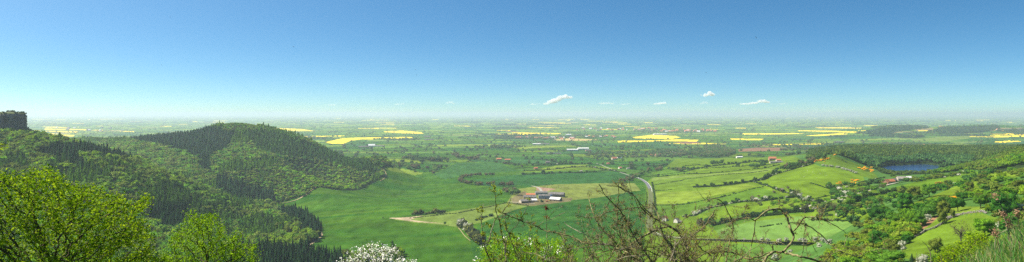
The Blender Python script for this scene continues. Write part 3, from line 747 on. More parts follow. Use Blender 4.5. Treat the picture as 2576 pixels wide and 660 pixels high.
    def fill(poly, Ymin, n, cols, wr, hr, temps=TB_MID, avoid=None, name=None, white=0):
        P = np.array(poly); pts = []
        while len(pts) < n:
            u = rng.uniform(P[:,0].min(),P[:,0].max()); v = rng.uniform(P[:,1].min(),P[:,1].max())
            if not inpoly(np.array([u]),np.array([v]),poly)[0]: continue
            pts.append(G(u,v,Ymin))
        pts = np.array(pts); w = rng.uniform(*wr,len(pts)); h = w*rng.uniform(*hr,len(pts)); c = pick(cols,len(pts),rng,.2)
        wm = rng.random(len(pts)) < white; c[wm] = WHITE; w[wm] *= .6; h[wm] *= .6
        sets.append(merge(temps, pts-[0,0,.4], np.stack([w,w,h],-1), c))
    TBN = [t_broad(300+i, 11, 420, .062) for i in range(6)]
    fill([(2050,672),(2135,590),(2200,545),(2290,560),(2330,580),(2270,610),(2255,672)], 200, 150, [OLIVE,(.14,.19,.02),LIME,(.13,.20,.015),FRESH,(.16,.19,.02)], (5,10), (.6,.85), TBN)
    fill([(2040,560),(2090,530),(2160,505),(2230,495),(2290,490),(2400,510),(2370,535),(2330,560),(2280,560),(2200,560),(2150,545)], 300, 62, [FRESH,(.05,.12,.015),DEEP,OLIVE], (7,13), (.6,.9), TBN, white=.06)
    fill([(2400,520),(2430,470),(2500,440),(2576,430),(2640,430),(2640,560),(2530,540),(2500,500),(2450,535)], 240, 110, [(.10,.14,.02),OLIVE,(.07,.15,.015),FRESH,LIME], (6,11), (.6,.9), TBN, white=.03)
    fill([(2500,520),(2640,520),(2640,600),(2540,600)], 200, 60, [(.05,.12,.015),DEEP,OLIVE], (6,10), (.6,.9), TBN, white=.06)
    fill([(2230,672),(2330,650),(2400,655),(2480,620),(2560,600),(2640,590),(2640,672)], 150, 90, [LIME,FRESH,OLIVE,(.09,.17,.02)], (3,6), (.6,.9), TBN, white=.05)
    fill([(1900,520),(1960,505),(2060,512),(2100,500),(2150,480),(2225,468),(2225,474),(2150,500),(2070,530),(1960,520)], 600, 80, [OLIVE,FRESH,(.05,.12,.02),(.09,.11,.03)], (5,10), (.6,.9), TB_MID, white=.08)
    fill([(2080,470),(2120,462),(2200,468),(2230,455),(2235,466),(2180,485),(2120,505),(2090,490)], 600, 75, [(.05,.12,.02),OLIVE,FRESH,DEEP], (5,10), (.6,.9), TB_MID, white=.08)
    fill([(2340,478),(2420,455),(2470,440),(2500,432),(2500,440),(2430,468),(2350,488)], 500, 46, [(.05,.12,.02),FRESH,DEEP,OLIVE], (5,12), (.6,.9), TB_MID, white=.08)
    fill([(2240,452),(2310,450),(2400,438),(2480,425),(2470,432),(2390,447),(2300,459)], 700, 80, [(.05,.12,.02),FRESH,OLIVE,(.08,.13,.02)], (6,11), (.5,.8), TB_MID, white=.08)
    fill([(1880,505),(2000,470),(1990,480),(1900,520)], 700, 10, [GREY,BRONZE], (5,8), (.9,1.1), TB_MID)
    stuff('hillside_scrub', sets, 'mixed green scrub and bushes covering the near right hillside')
    # gorse as orange masses: one thing per patch
    for (cu,cv,du,dv,n,lab) in [(2065,404,26,6,26,'orange gorse patch on the left shoulder of the grassy knoll'),(2095,391,6,2,4,'small orange gorse patch on the very top of the knoll'),
            (2178,427,20,9,24,'orange gorse patch near the right foot of the knoll'),(2130,463,26,5,16,'dark orange gorse patch among bushes below the knoll'),
            (2365,507,38,4,34,'long orange gorse strip across the near slope'),(2550,431,8,2,5,'tiny orange gorse patch on the upper right meadow'),(2150,455,10,3,5,'orange gorse patch left of the red roofed farm')]:
        pts = []
        for k in range(n):
            a = rng.uniform(-1,1); b = rng.normal(0,.4); 
            sl = -.22 if cu in (2065,2365) else (.15 if cu == 2178 else 0)
            pts.append(G(cu+a*du, cv+b*dv+sl*a*du, 300))
        pts = np.array(pts); w = rng.uniform(3.5,7,n)*(pts[:,1]/1300)**.5
        V,T,c = merge(TB_MID, pts, np.stack([w,w,w*.5],-1), pick([(.58,.33,.015),(.50,.26,.012),(.10,.15,.02)],n,rng,.2), 3)
        attrs(link('gorse_patch', mesh_np('gorse_patch',V,T,M_FOL,cols=c)), lab, 'gorse')
# ------------------------------------------------------------------ hedges
def r4(X, Y): return (1287.9+.6142*X, 254.9+.6139*Y)
def r5(X, Y): return (1717.2+.6142*X, 254.9+.6139*Y)
def r3(X, Y): return (858.6+.6142*X, 254.9+.6139*Y)
def hedge(pts, label, w=2.6, h=2.2, col=(.04,.09,.015), white=0.0, bush=.25, seed=0, name='hedge', cat='hedge'):
    rng = np.random.default_rng(seed+len(label))
    P = np.array([G(u,v,500)[:2] for u,v in pts]); seg = np.linalg.norm(np.diff(P,axis=0),axis=1); cum = np.concatenate([[0],np.cumsum(seg)])
    L = cum[-1]; n = max(4,int(L/1.05)); t = np.sort(rng.uniform(0,L,n)); x = np.interp(t,cum,P[:,0])+rng.normal(0,.3,n); y = np.interp(t,cum,P[:,1])+rng.normal(0,.3,n)
    gap = vnoise(t/12, t*0+seed, 3) > .03
    x,y = x[gap],y[gap]; n = len(x)
    z = hxy(x,y)-.2
    ww = rng.uniform(.8,1.25,n)*w; hh = rng.uniform(.8,1.2,n)*h
    big = rng.random(n) < bush*.12; ww = np.where(big, ww*1.9, ww); hh = np.where(big, hh*2.1, hh)
    c = pick([col,(col[0]*1.4,col[1]*1.3,col[2]),(col[0]*.7,col[1]*.75,col[2])], n, rng, .2)
    if white: m = rng.random(n) < white; c[m] = np.array(WHITE); 
    V,T,cc = merge(TB_MID if P[:,1].min() < 1100 else TB_FAR, np.stack([x,y,z],-1), np.stack([ww,ww,hh],-1), c, seed)
    o = link(name, mesh_np(name,V,T,M_FOL,cols=cc)); attrs(o, label, cat, 'hedgerows between the fields' if cat=='hedge' else None); return o
def hedges():
    H = [ # right part
     ([r5(0,322),r5(130,305),r5(240,297),r5(350,285)],'clipped hedge along the lower side of the long pale field left of the knoll',2.4,1.8,0,.1),
     ([r5(45,355),r5(150,350),r5(260,335),r5(330,325),r5(375,300)],'tall bushy hedge with round trees running down from the gorse knoll',5,4.5,.05,.8),
     ([r5(0,425),r5(100,405),r5(200,385),r5(330,352)],'thin dark hedge under the palest meadow left of the knoll',2.6,2,0,.2),
     ([r5(290,330),r5(350,350),r5(400,370),r5(455,385),r5(520,412)],'hedge slanting down to the right toward the bare greyish tree',3,2.6,.15,.4),
     ([r5(45,470),r5(110,440),r5(200,420),r5(330,410),r5(455,395)],'long hedge frosted with white blossom in the middle of the right fields',5,3.6,.42,.5),
     ([r5(525,262),r5(470,275),r5(420,290),r5(350,310),r5(290,330)],'blossoming hedge from the gorse shoulder down to the left',4,3.2,.3,.8),
     ([r5(120,512),r5(180,498),r5(260,482),r5(330,472),r5(400,465),r5(480,455),r5(530,455)],'dark shrubby hedge with small trees above the mint green meadow',5,4.5,.02,.8),
     ([r5(318,517),r5(350,512),r5(405,505)],'short dark hedge standing alone in the mint green meadow',2.5,2,0,0),
     ([r5(530,490),r5(590,492),r5(640,490),r5(700,486)],'low hedge at the right end of the mint green meadow',3,2,0,.2),
     ([r5(522,336),r5(560,347),r5(600,360)],'short low hedge in the big green slope below the knoll',2.5,1.8,0,0),
     ([r5(590,352),r5(615,358),r5(640,368),r5(672,386)],'white blossoming hedge below the gorse scrub',5,4,.6,.5),
     ([r5(440,372),r5(480,395),r5(530,412),r5(560,420)],'white blossoming bushes beside the bare greyish tree',4,3.4,.6,.3),
     ([r5(560,455),r5(600,452),r5(650,440),r5(700,432)],'hedge beside the pale lane below the knoll scrub',3.5,2.6,.1,.5),
     ([(2138,470),(2200,452),(2226,448)],'hedge along the lower side of the red roofed farm lane',3,2,.1,.2),
     ([(1985,516),(2060,498),(2140,478),(2226,470),(2300,456),(2420,436)],'straight hedge along the lane under the lakeside farm',2.2,1.4,0,.1),
     ([r5(0,292),r5(60,278),r5(150,273),r5(235,268)],'hedge along the top of the pale fields left of the tall dark clump',3,2.4,0,.4),
     ([r5(0,268),r5(60,262),r5(110,266)],'short hedge leading to the tall dark clump',3,2.4,0,.4),
     ([r5(240,268),r5(300,262),r5(360,262)],'hedge passing behind the trees before the stone farm',3,2.4,0,.5),
     ([r5(0,475),r5(45,470)],'short end of the blossoming hedge near the thorny branches',4,3,.3,.3),
     ([r5(400,292),r5(360,310),r5(300,328)],'hedge dropping from the blossoming hedge to the big green slope',2.6,2,.1,.2),
     ([r5(520,420),r5(500,440),r5(480,455)],'short hedge by the two bare brown trees',3,2.4,.1,.3),
     ([r5(540,485),r5(610,470),r5(690,450)],'hedge climbing right from the low hedge of the mint green meadow',3,2.4,.05,.4),
     ([(2110,520),(2150,510),(2200,492),(2290,478)],'hedge below the farm meadow on the slope',4,3.4,.1,.7),
     # centre right
     ([r4(572,345),r4(620,338),r4(699,325)],'hedge right of the road below the round topped field',2.8,2,0,.1),
     ([r4(585,368),r4(620,366),r4(655,363)],'short hedge right of the road in the upper field',2.8,2,.1,.1),
     ([r4(578,426),r4(640,427),r4(705,422)],'long low hedge right of the road in the lower field',2.8,1.9,.1,.2),
     ([r4(535,312),r4(600,303),r4(699,290)],'hedge under the round topped field beside the road bend',2.8,2,0,.1),
     ([r4(574,335),r4(583,380),r4(586,420),r4(588,470)],'dark roadside hedge on the right of the straight road',3.4,2.6,0,.3),
     ([r4(552,372),r4(553,400),r4(549,430),r4(546,470)],'brown green verge hedge on the left of the straight road',1.6,1.6,0,.1),
     ([r4(40,302),r4(120,299),r4(180,296),r4(280,294),r4(345,291)],'tall dark hedge along the top of the wide dark crop field',5,4,.05,.3),
     ([r4(45,288),r4(110,285),r4(170,280),r4(215,275),r4(280,270)],'hedge below the brightest pasture left of the village road',4,3.2,.05,.6),
     ([r4(280,269),r4(330,272),r4(380,282),r4(440,291),r4(470,296)],'hedge slanting to the road above the dark crop field',4,3,.3,.6),
     ([r4(345,290),r4(400,281),r4(430,283)],'short hedge near the road above the dark crop field',3,2.5,.1,.2),
     ([r4(5,262),r4(90,265),r4(170,262),r4(250,257),r4(330,258)],'hedge above the brightest pasture left of the village road',4,3.2,.05,.6),
     ([(1640,446),(1720,438),(1860,430),(1925,424),(1962,415)],'hedge along the upper side of the long pale field right of the road',3,2.2,0,.4),
     ([(1735,428),(1800,418),(1900,408),(1930,410)],'hedge in front of the stone farm on the rise',5,4,0,.9),
     # centre and left
     ([(1030,550),(1150,537),(1230,521),(1275,511),(1330,519)],'thin hedge along the upper edge of the pale barley field',2.2,1.6,0,.1),
     ([r3(288,468),r3(310,467),r3(330,466),r3(355,463),r3(385,462)],'clump of bushes in a line on the pale field track',6,5,.05,1),
     ([r3(395,461),r3(410,460),r3(422,459)],'short pair of bushes right of the clump on the field track',7,6,0,1),
     ([r3(480,515),r3(500,522),r3(520,540),r3(540,558),r3(552,578),r3(575,590)],'brown green hedge curving down to the bottom beside the crop tracks',9,7,.05,1),
     ([r3(550,490),r3(575,480),r3(600,474),r3(622,470)],'dotted row of low bushes right of the barley field',4,3,0,.3),
     ([(895,428),(960,437),(985,441)],'',0,0,0,0)]
    for i,(pts,lab,w,h,wh,b) in enumerate(H):
        if lab: hedge(pts, lab, w, h, white=wh*.55, bush=b, seed=i, col=(.035,.07,.014) if w < 6 else (.07,.085,.025))
def tree_rows():
    """belts of taller trees between the fields of the middle distance, each tree its own object"""
    rng = np.random.default_rng(17)
    ms = {k:[template_mesh('field_tree', t, c) for t in TB_MID[:5]] for k,c in {'brown':(.115,.10,.045),'green':(.055,.11,.025),'dark':(.035,.08,.02),'lime':(.10,.17,.03)}.items()}
    n = 0
    def row(pts, num, kinds, hr, spread, lab, grp, name='copse_tree'):
        P = np.array([G(u,v,700)[:2] for u,v in pts]); seg = np.linalg.norm(np.diff(P,axis=0),axis=1); cum = np.concatenate([[0],np.cumsum(seg)])
        for k in range(num):
            t = rng.uniform(0,cum[-1]); x = np.interp(t,cum,P[:,0])+rng.normal(0,spread*.3); y = np.interp(t,cum,P[:,1])+rng.normal(0,spread)
            h = rng.uniform(*hr); w = h*rng.uniform(.85,1.25); o = link(name, ms[kinds[rng.integers(len(kinds))]][rng.integers(5)], loc=(x,y,float(hxy(x,y))-.4), rz=rng.uniform(0,6), scale=(w,w,h))
            attrs(o, lab, 'tree', grp)
    row([r3(485,328),r3(500,314),r3(560,306),r3(610,306),r3(675,304)],26,['brown','brown','green'],(9,13),6,'brownish budding tree in the upper arm of the hooked copse in the crop','upper arm of the hooked copse')
    row([r3(487,330),r3(520,342),r3(600,346),r3(699,349)],34,['brown','brown','green'],(9,14),5,'brownish budding tree in the lower arm of the hooked copse in the crop','lower arm of the hooked copse')
    row([r3(662,372),r3(685,380),r3(700,372),r3(715,385)],14,['brown','green','lime'],(12,17),14,'tree in the copse just left of the farm barns','copse beside the barns')
    row([r3(265,238),r3(300,241),r3(345,244),r3(420,245)],60,['brown','green','dark'],(13,19),30,'tree of the small rectangular wood in the dark field','small rectangular wood')
    row([r3(455,222),r3(480,232),r3(530,240),r3(560,244)],26,['brown','brown','green'],(12,18),18,'brownish tree in the belt right of the rectangular wood','belt of brownish trees')
    row([r3(560,244),r3(640,252),r3(690,262),r3(740,272)],20,['brown','green'],(8,12),8,'tree along the field edge beyond the wide crop','trees along the crop edge')
    row([r4(440,345),r4(455,335),r4(480,325),r4(500,310),r4(530,300),r4(560,288)],34,['lime','brown','green'],(9,14),12,'tree of the wooded bank beside the road bend','wooded bank at the road bend')
    row([r4(560,288),r4(600,283),r4(650,282),r4(699,288)],26,['brown','brown','green'],(9,13),12,'tree of the dark belt behind the round topped field','belt behind the round topped field')
    row([r5(0,280),r5(40,285)],6,['dark'],(9,12),9,'dark tree at the end of the belt behind the round topped field','end of the belt')
    row([r5(110,262),r5(150,262)],4,['dark','green'],(15,19),6,'tall dark tree in the clump left of the stone farm','clump left of the farm')
    row([r5(285,272),r5(310,275),r5(330,268)],6,['green','dark'],(12,16),6,'green tree in front of the stone farm','trees before the stone farm')
    row([r5(400,285),r5(440,275),r5(480,265),r5(520,258),r5(560,240)],30,['green','dark','brown'],(9,14),12,'tree on the wooded shoulder left of the gorse knoll','wooded shoulder of the knoll')
    row([(945,413),(1000,418),(1050,424),(1100,429)],120,['lime','lime','green','brown'],(12,17),34,'tree of the strip of wood running out from the hill foot','strip of wood at the hill foot',name='wood_edge_tree')
    row([r5(30,520),r5(80,505),r5(130,500)],9,['dark','brown'],(8,11),6,'dark tree in the row behind the thorny branches','row behind the branches')
    # single ones the picture shows clearly
    for (u,v,h,k,lab) in [(*r4(128,299),15,'dark','lone dark round tree on the hedge at the top of the wide crop field'),(*r5(228,270),14,'dark','lone tree between the tall clump and the stone farm'),
        (*r5(120,352),11,'dark','round dark tree in the hedge left of the knoll slope'),(2150,572,12,'dark','lone dark tree on the mint green meadow at the foot of the scrub slope'),(1668,556,11,'dark','dark conifer beside the red roofed cottage'),
        (*r5(380,298),11,'green','round tree in the blossoming hedge below the farm'),(*r4(485,386),9,'dark','lone round tree in the pasture left of the road'),
        (*r5(585,440),10,'lime','bright lime tree beside the lane below the knoll'),(*r4(122,420),9,'green','rounded green bush in front of the farm barns'),
        (*r3(410,275),12,'green','left one of two lone trees right of the strip of wood'),(*r3(430,273),11,'green','right one of two lone trees right of the strip of wood'),
        (*r3(425,508),6,'green','small lone bush in the barley field'),(*r3(170,481),3.5,'green','small dark bush at the tip of the pale field track'),(*r5(690,515),12,'dark','dark tree right of the low hedge of the mint green meadow'),
        (2205,468,11,'dark','dark tree directly left of the red roofed lakeside farm'),(2190,470,12,'dark','second dark tree left of the lakeside farm'),(2245,450,9,'lime','lime tree behind the lakeside farm'),(590,316,7,'dark','dark rounded tree alone on the summit of the wooded hill')]:
        p = G(u,v,500); w = h*rng.uniform(.95,1.15)
        attrs(link('field_tree', ms[k][rng.integers(5)], loc=tuple(p), rz=rng.uniform(0,6), scale=(w,w,h)), lab, 'tree')
    # bare trees with open twigs
    for (u,v,h,lab) in [(*r5(470,395),13,'bare greyish tree with whitish top where three hedges meet'),(*r5(500,460),12,'bare brown tree left of the lane bend'),(*r5(560,470),13,'bare brown tree right of the lane bend'),
                        (*r5(70,515),11,'bare brown tree left of the dark shrubby hedge'),(*r5(620,450),11,'bare grey tree beside the lane under the knoll')]:
        p = G(u,v,500); r = empty('bare_tree', tuple(p), lab, 'tree'); link('trunk', trunk_mesh(int(u),True), r, scale=(h*1.3,h*1.3,h*1.25)); link('crown', KINDS['bare'][0], r, scale=(h,h,h))
    for i,(X,Yz,h) in enumerate([(205,572,5),(255,575,6),(325,578,7.5),(350,578,7),(395,580,8),(425,578,7.5),(480,577,6),(500,580,7.5),(545,580,8),(575,582,7),(600,588,7),(380,655,9),(440,625,6),(560,600,6),(335,655,6)]):
        u,v = r5(X,Yz); p = G(u,v,500)
        r = empty('hawthorn_tree', tuple(p), f'white flowering hawthorn on the lane below the mint green meadow', 'tree', 'flowering hawthorns along the lane'); h = h*.85; w = h*1.15
        link('trunk', bpy.data.objects['trunk'].data, r, scale=(w,w,h)); link('crown', KINDS['may'][i%3], r, scale=(w,w,h), rz=i)
    for i,(X,Yz) in enumerate([(575,266),(590,268),(604,269),(612,270),(632,273),(640,274),(655,279),(662,281),(672,284),(682,287),(690,289),(700,294),(710,297)]):
        u,v = r5(X,Yz); p = G(u,v,900); attrs(link('hawthorn_bush', KINDS['may'][i%3], loc=tuple(p), scale=(6.5,6.5,4.5), rz=i), 'pale flowering hawthorn bush in the row across the knoll','bush','hawthorn row across the knoll')
    for i,(X,Yz) in enumerate([(660,232),(668,236),(672,240),(655,244),(650,228),(668,252)]):
        u,v = r5(X,Yz); p = G(u,v,900); attrs(link('knoll_bush', ms['dark'][i%5], loc=tuple(p), scale=(4,4,3), rz=i), 'small dark bush scattered on the upper face of the grassy knoll','bush','bushes on the knoll face')
def plain_trees():
    """hedgerow trees, copses and woods of the far plain"""
    rng = np.random.default_rng(23); sets = []
    # along the patchwork boundaries
    N = 520000
    v = 286+np.exp(rng.uniform(math.log(11), math.log(150), N)); u = rng.uniform(-60,2640,N)
    y = CZ*F/(v-V0); x = (u-U0)/F*y; m = (y > 2150)&(y<17000); x,y,u = x[m],y[m],u[m]
    c,e = patchwork(x,y); n1 = vnoise(x/900,y/900,9)+.3*vnoise(x/200,y/200,10); dens = vnoise(x/1500,y/1500,12)
    wood = n1 > 1.0
    z = hxy(x,y); uu,vv = proj(x,y,z)
    blocked = np.zeros(len(x),bool)
    for poly,pc,y0,y1 in FIELDS: 
        if y1 >= 2500: blocked |= inpoly(uu,vv,poly)&(y>y0)&(y<y1)
    blocked |= inpoly(uu, y, WOOD_LAKE)|inpoly(uu,y,WOOD_L)
    near_edge = e < (3+y*.0004)
    keep = (((near_edge&(rng.random(len(x)) < (.10+.3*(dens>.5))*np.clip(1.35-y/8000,.14,1)))|(wood&(rng.random(len(x)) < .12)))&~blocked) | ((rng.random(len(x)) < .0012)&~blocked)
    # towns and villages sit in trees
    for (vu,vv_,du,dv,k) in [(1680,387,50,9,.5),(1380,349,60,4,.45),(1700,331,110,4,.35),(2260,368,90,6,.4),(1790,385,60,12,.55),(1560,392,90,8,.12),(1480,345,50,5,.2),(2250,322,60,4,.5),(2420,322,60,3,.5),(1000,352,60,3,.3),(1250,372,60,5,.15),(2000,375,60,6,.12)]:
        inside = ((uu-vu)/du)**2+((vv-vv_)/dv)**2 < 1; keep |= inside&(rng.random(len(x)) < k)&~blocked
    x,y,z,wood = x[keep],y[keep],z[keep],wood[keep]; k = visible(x,y,z,12,.0002); x,y,z = x[k],y[k],z[k]
    h = rng.uniform(6,16,len(x)); w = h*rng.uniform(.9,1.4,len(x))
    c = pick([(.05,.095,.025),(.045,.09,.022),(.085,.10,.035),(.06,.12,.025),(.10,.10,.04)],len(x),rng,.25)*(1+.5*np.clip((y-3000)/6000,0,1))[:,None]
    far = y > 4200
    P = np.stack([x,y,z-.5],-1); S = np.stack([w,w,h],-1)
    ms = [template_mesh('hedgerow_tree', t, cc) for t in TB_FAR for cc in ((.045,.085,.025),(.075,.085,.035),(.05,.10,.025))]
    idx = np.argsort(y)[:280]; ind = np.zeros(len(x),bool); ind[idx] = True
    for j in idx: attrs(link('hedgerow_tree', ms[rng.integers(len(ms))], loc=tuple(P[j]), scale=tuple(S[j])), 'small rounded tree on a field boundary of the middle plain', 'tree', 'hedgerow trees of the middle plain')
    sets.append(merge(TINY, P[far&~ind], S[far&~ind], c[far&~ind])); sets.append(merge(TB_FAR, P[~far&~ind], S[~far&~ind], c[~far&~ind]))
    print('plain trees', len(x)); stuff('distant_woodland', sets, 'hedgerow trees, copses and woods scattered over the distant plain')
    sets = []
    for poly,n in [([(2150,338),(2200,328),(2240,321),(2330,318),(2335,324),(2270,330),(2235,338)],420),([(2330,333),(2380,322),(2440,320),(2510,318),(2515,326),(2470,334),(2400,336)],620),([(2500,330),(2576,326),(2640,328),(2640,336),(2560,340)],200),([(2180,343),(2240,339),(2330,344),(2300,350)],140),([(2235,316.5),(2330,316),(2335,319),(2240,319.5)],120)]:
        Pp = np.array(poly); pts = []
        while len(pts) < n:
            u = rng.uniform(Pp[:,0].min(),Pp[:,0].max()); v = rng.uniform(Pp[:,1].min(),Pp[:,1].max())
            if inpoly(np.array([u]),np.array([v]),poly)[0]: pts.append(G(u,v,3600))
        pts = np.array(pts); h = rng.uniform(11,19,n); w = rng.uniform(16,34,n); sets.append(merge(TB_FAR, pts-[0,0,1], np.stack([w,w,h],-1), pick([(.04,.08,.025),(.055,.09,.03),(.035,.07,.025)],n,rng,.2)))
    stuff('ridge_woodland', sets, 'dark woods on the low hills at the far right')
    # hedges of the middle plain as low dark lines
    N = 260000; v = rng.uniform(345,425,N); u = rng.uniform(780,2500,N); y = CZ*F/(v-V0); x = (u-U0)/F*y; 
    c,e = patchwork(x,y); z = hxy(x,y); uu,vv = proj(x,y,z); m = (e < 4)&(y > 2150)&(y < 5000)
    for poly,pc,y0,y1 in FIELDS:
        if y1 >= 2500: m &= ~(inpoly(uu,vv,poly)&(y>y0)&(y<y1))
    m &= ~inpoly(uu,y,WOOD_LAKE)&~inpoly(uu,y,WOOD_L)&visible(x,y,z,3,.0002)
    x,y,z = x[m],y[m],z[m]; h = rng.uniform(1.6,3.4,len(x)); w = rng.uniform(3,6,len(x))
    sets = [merge(TINY, np.stack([x,y,z-.2],-1), np.stack([w,w,h],-1), pick([(.035,.07,.02),(.05,.08,.025)],len(x),rng))]
    print('plain hedges', len(x)); stuff('distant_hedges', sets, 'low dark hedges dividing the fields of the middle plain')

# ------------------------------------------------------------------ buildings
M_TILE = noisy('orange pantile roof', (.42,.14,.06), (.55,.22,.11), .8); M_SLATE = noisy('grey sheet roof', (.10,.095,.09), (.22,.20,.18), .3)
M_WHITE = noisy('white sheet', (.55,.55,.52), (.72,.72,.69), .3); M_BRICK = noisy('brick', (.30,.15,.09), (.42,.24,.16), .9); M_STN = noisy('pale stone wall', (.38,.33,.25), (.52,.46,.36), .7)
M_RENDER = mat('cream render', (.62,.58,.48), .9); M_GLASS = mat('window glass', (.03,.04,.05), .1, spec=.6); M_DARK = mat('dark opening', (.02,.02,.02), .9)
M_CLAD = noisy('blue grey cladding', (.20,.24,.28), (.28,.32,.35), .6); M_SILO = mat('silo steel', (.10,.16,.26), .35, .6); M_WOOD = mat('weathered boards', (.14,.11,.08), .9)
def building(u, v, L, W, eave, ridge, rz, wall, roof, label, cat='house', name='house', windows=0, door=True, chimney=0, openfront=False, group=None, p=None, Ymin=500, hip=0):
    """gabled building: ridge along its own x axis"""
    p = G(u,v,Ymin) if p is None else p
    r = empty(name, (p[0],p[1],p[2]-.2), label, cat, group, rz)
    a, b = L/2, W/2
    mb = MB(); mb.poly([(-a,-b,0),(a,-b,0),(a,-b,eave),(-a,-b,eave)]) if not openfront else mb.poly([(-a,-b,eave-.8),(a,-b,eave-.8),(a,-b,eave),(-a,-b,eave)])
    mb.poly([(a,b,0),(-a,b,0),(-a,b,eave),(a,b,eave)]); mb.poly([(a,-b,0),(a,b,0),(a,b,eave),(a,0,ridge-.1),(a,-b,eave)]); mb.poly([(-a,b,0),(-a,-b,0),(-a,-b,eave),(-a,0,ridge-.1),(-a,b,eave)])
    if openfront:
        for k in range(5):
            x = -a+.2+(L-.4)*k/4; mb.box(x-.15,x+.15,-b+.02,-b+.3,0,eave-.8)
    mb.build('wall', wall, r)
    o = .45; t = .18; s = (ridge-eave)/b
    rb = MB()
    for sg in (-1,1):
        y0, z0 = sg*(b+o), eave-s*o
        q = [(-a-o,y0,z0),(a+o,y0,z0),(a+o,0,ridge),(-a-o,0,ridge)]; 
        top = [(x,y,z+t) for x,y,z in q]
        if sg == 1: q = q[::-1]; top = top[::-1]
        rb.poly(q[::-1]); rb.poly(top); rb.poly([q[0],q[1],top[1],top[0]]); rb.poly([q[1],q[2],top[2],top[1]]); rb.poly([q[3],q[0],top[0],top[3]])
    ro = rb.build('roof', roof, r)
    for k in range(chimney):
        cx = (-a+.6) if k == 0 else (a-.6); MB().box(cx-.45,cx+.45,-.45,.45,ridge-.8,ridge+1.1).build('chimney', M_BRICK, ro)
    if windows:
        for st in range(2 if eave > 4 else 1):
            for k in range(windows):
                x = -a+L*(k+.5)/windows; z = 1+st*2.6
                if door and st == 0 and k == windows//2: MB().box(x-.5,x+.5,-b-.04,-b+.05,0.2,2.2).build('door', M_WOOD, r); continue
                f = MB().box(x-.55,x+.55,-b-.05,-b+.04,z,z+1.2).build('window', M_WHITE, r); MB().box(x-.45,x+.45,-b-.075,-b-.055,z+.1,z+1.1).build('pane', M_GLASS, f)
    elif door and not openfront:
        MB().box(-1.6,1.6,-b-.05,-b+.05,.1,min(eave-.5,3.4)).build('doorway', M_DARK, r)
    return r
def buildings():
    rng = np.random.default_rng(31)
    # barns of the farm in the crop; picture positions of the front bottoms
    B = building
    B(1322,510,26,16,4.5,8,.35,M_STN,M_SLATE,'low grey barn with an open gable at the left front of the farm','barn','barn',openfront=True)
    B(1341,507,17,12,3.6,6.2,.1,M_STN,M_WHITE,'small white roofed shed in the left front of the farm','barn','barn')
    B(1333,499,30,13,4.2,7,.0,M_STN,M_SLATE,'long grey barn behind the small white roofed shed','barn','barn')
    B(1335,493,22,9,3.5,6.5,0,M_BRICK,M_TILE,'low red tiled range at the back left of the farm','barn','barn')
    B(1362,490,30,14,6,8.5,.05,M_CLAD,M_SLATE,'grey barn at the back middle of the farm','barn','barn')
    B(1372,500,32,14,8,10,.0,M_CLAD,M_SLATE,'tall pale fronted barn in the centre of the farm','barn','barn')
    B(1400,495,38,20,7,11,-.25,M_WOOD,M_SLATE,'largest grey ridged barn at the right end of the farm','barn','barn')
    B(1398,505,26,14,4,8,-.55,M_WOOD,M_WHITE,'bright white roofed barn in the right front of the farm','barn','barn')
    p = G(1387,501,500); r = empty('silo', tuple(p), 'blue steel silo between the two big barns', 'silo'); t = TubeSet(); t.add([(0,0,-.3),(0,0,5),(0,0,9.5)],[3.2,3.2,3.2],18); t.add([(0,0,9.5),(0,0,11)],[3.2,.2],18); link('tank', t.mesh('tank', M_SILO), r)
    for i,(u,v,c,l) in enumerate([(1376,508,(.5,.05,.03),'red farm trailer in front of the tall barn'),(1384,506,(.6,.35,.02),'yellow loading machine in front of the silo')]):
        p = G(u,v,500); r = empty('farm_trailer' if i == 0 else 'loader', (p[0],p[1],p[2]), l, 'trailer' if i==0 else 'loader', rz=.4)
        m = mat('machine paint', c, .4); mb = MB().box(-2.6,2.6,-1.2,1.2,.9,2.2)
        mb.build('body', m, r); 
        if i: MB().box(-.8,1.0,-.9,.9,2.2,3.3).build('cab', M_GLASS, r); MB().box(2.6,5.2,-.15,.15,1.2,1.6).build('arm', m, r)
        for sx in (-1.6,1.6):
            for sy in (-1.25,1.25):
                t = TubeSet(); t.add([(sx,sy-.2,.6),(sx,sy+.2,.6)],[.6,.6],12); t.add([(sx,sy-.2,.6),(sx,sy-.21,.6)],[.6,.02],12); t.add([(sx,sy+.2,.6),(sx,sy+.21,.6)],[.6,.02],12); link('wheel', t.mesh('wheel', M_DARK), r)
    # cottages by the lane right of the road
    B(1673,556,11,8,5,9,1.0,M_RENDER,M_TILE,'cream cottage with a steep orange roof beside the road','house','cottage',3,chimney=2)
    B(1702,560,9,8,4.6,7.8,.8,M_RENDER,M_SLATE,'white cottage with a dark roof right of the orange roofed one','house','cottage',2,chimney=1)
    B(1709,561,7,5,2.8,4.2,0,M_CLAD,M_SLATE,'low blue grey outbuilding beside the white cottage','shed','outbuilding')
    # stone farm on the rise
    B(1943,404,22,10,7,12,0,M_BRICK,M_TILE,'big farmhouse with an orange tiled roof on the rise left of the knoll','house','farmhouse',5,chimney=2)
    B(1958,407,14,8,5,8,.1,M_STN,M_TILE,'lower orange roofed wing right of the big farmhouse','house','farmhouse',3)
    B(1953,411,38,9,4,6,0,M_STN,M_SLATE,'long pale stone shed in front of the big farmhouse','barn','barn')
    # lakeside farm
    B(2228,464,14,9,4,8,.9,M_BRICK,M_TILE,'nearest orange roofed house of the lakeside farm','house','farmhouse',3,chimney=1)
    B(2239,461,14,7,3.5,6.5,.3,M_BRICK,M_TILE,'second orange roofed house of the lakeside farm','house','farmhouse',3)
    B(2250,458,14,7,3.5,6,.5,M_STN,M_SLATE,'small grey roofed barn in the middle of the lakeside farm','barn','barn')
    B(2270,455,16,11,4,7,-.2,M_STN,noisy('pale fibre roof',(.20,.185,.155),(.29,.26,.22),.5),'large pale roofed barn of the lakeside farm','barn','barn')
    B(2288,452,12,7,3.5,5.5,.2,M_STN,M_WHITE,'small whitish shed at the right end of the lakeside farm','shed','barn')
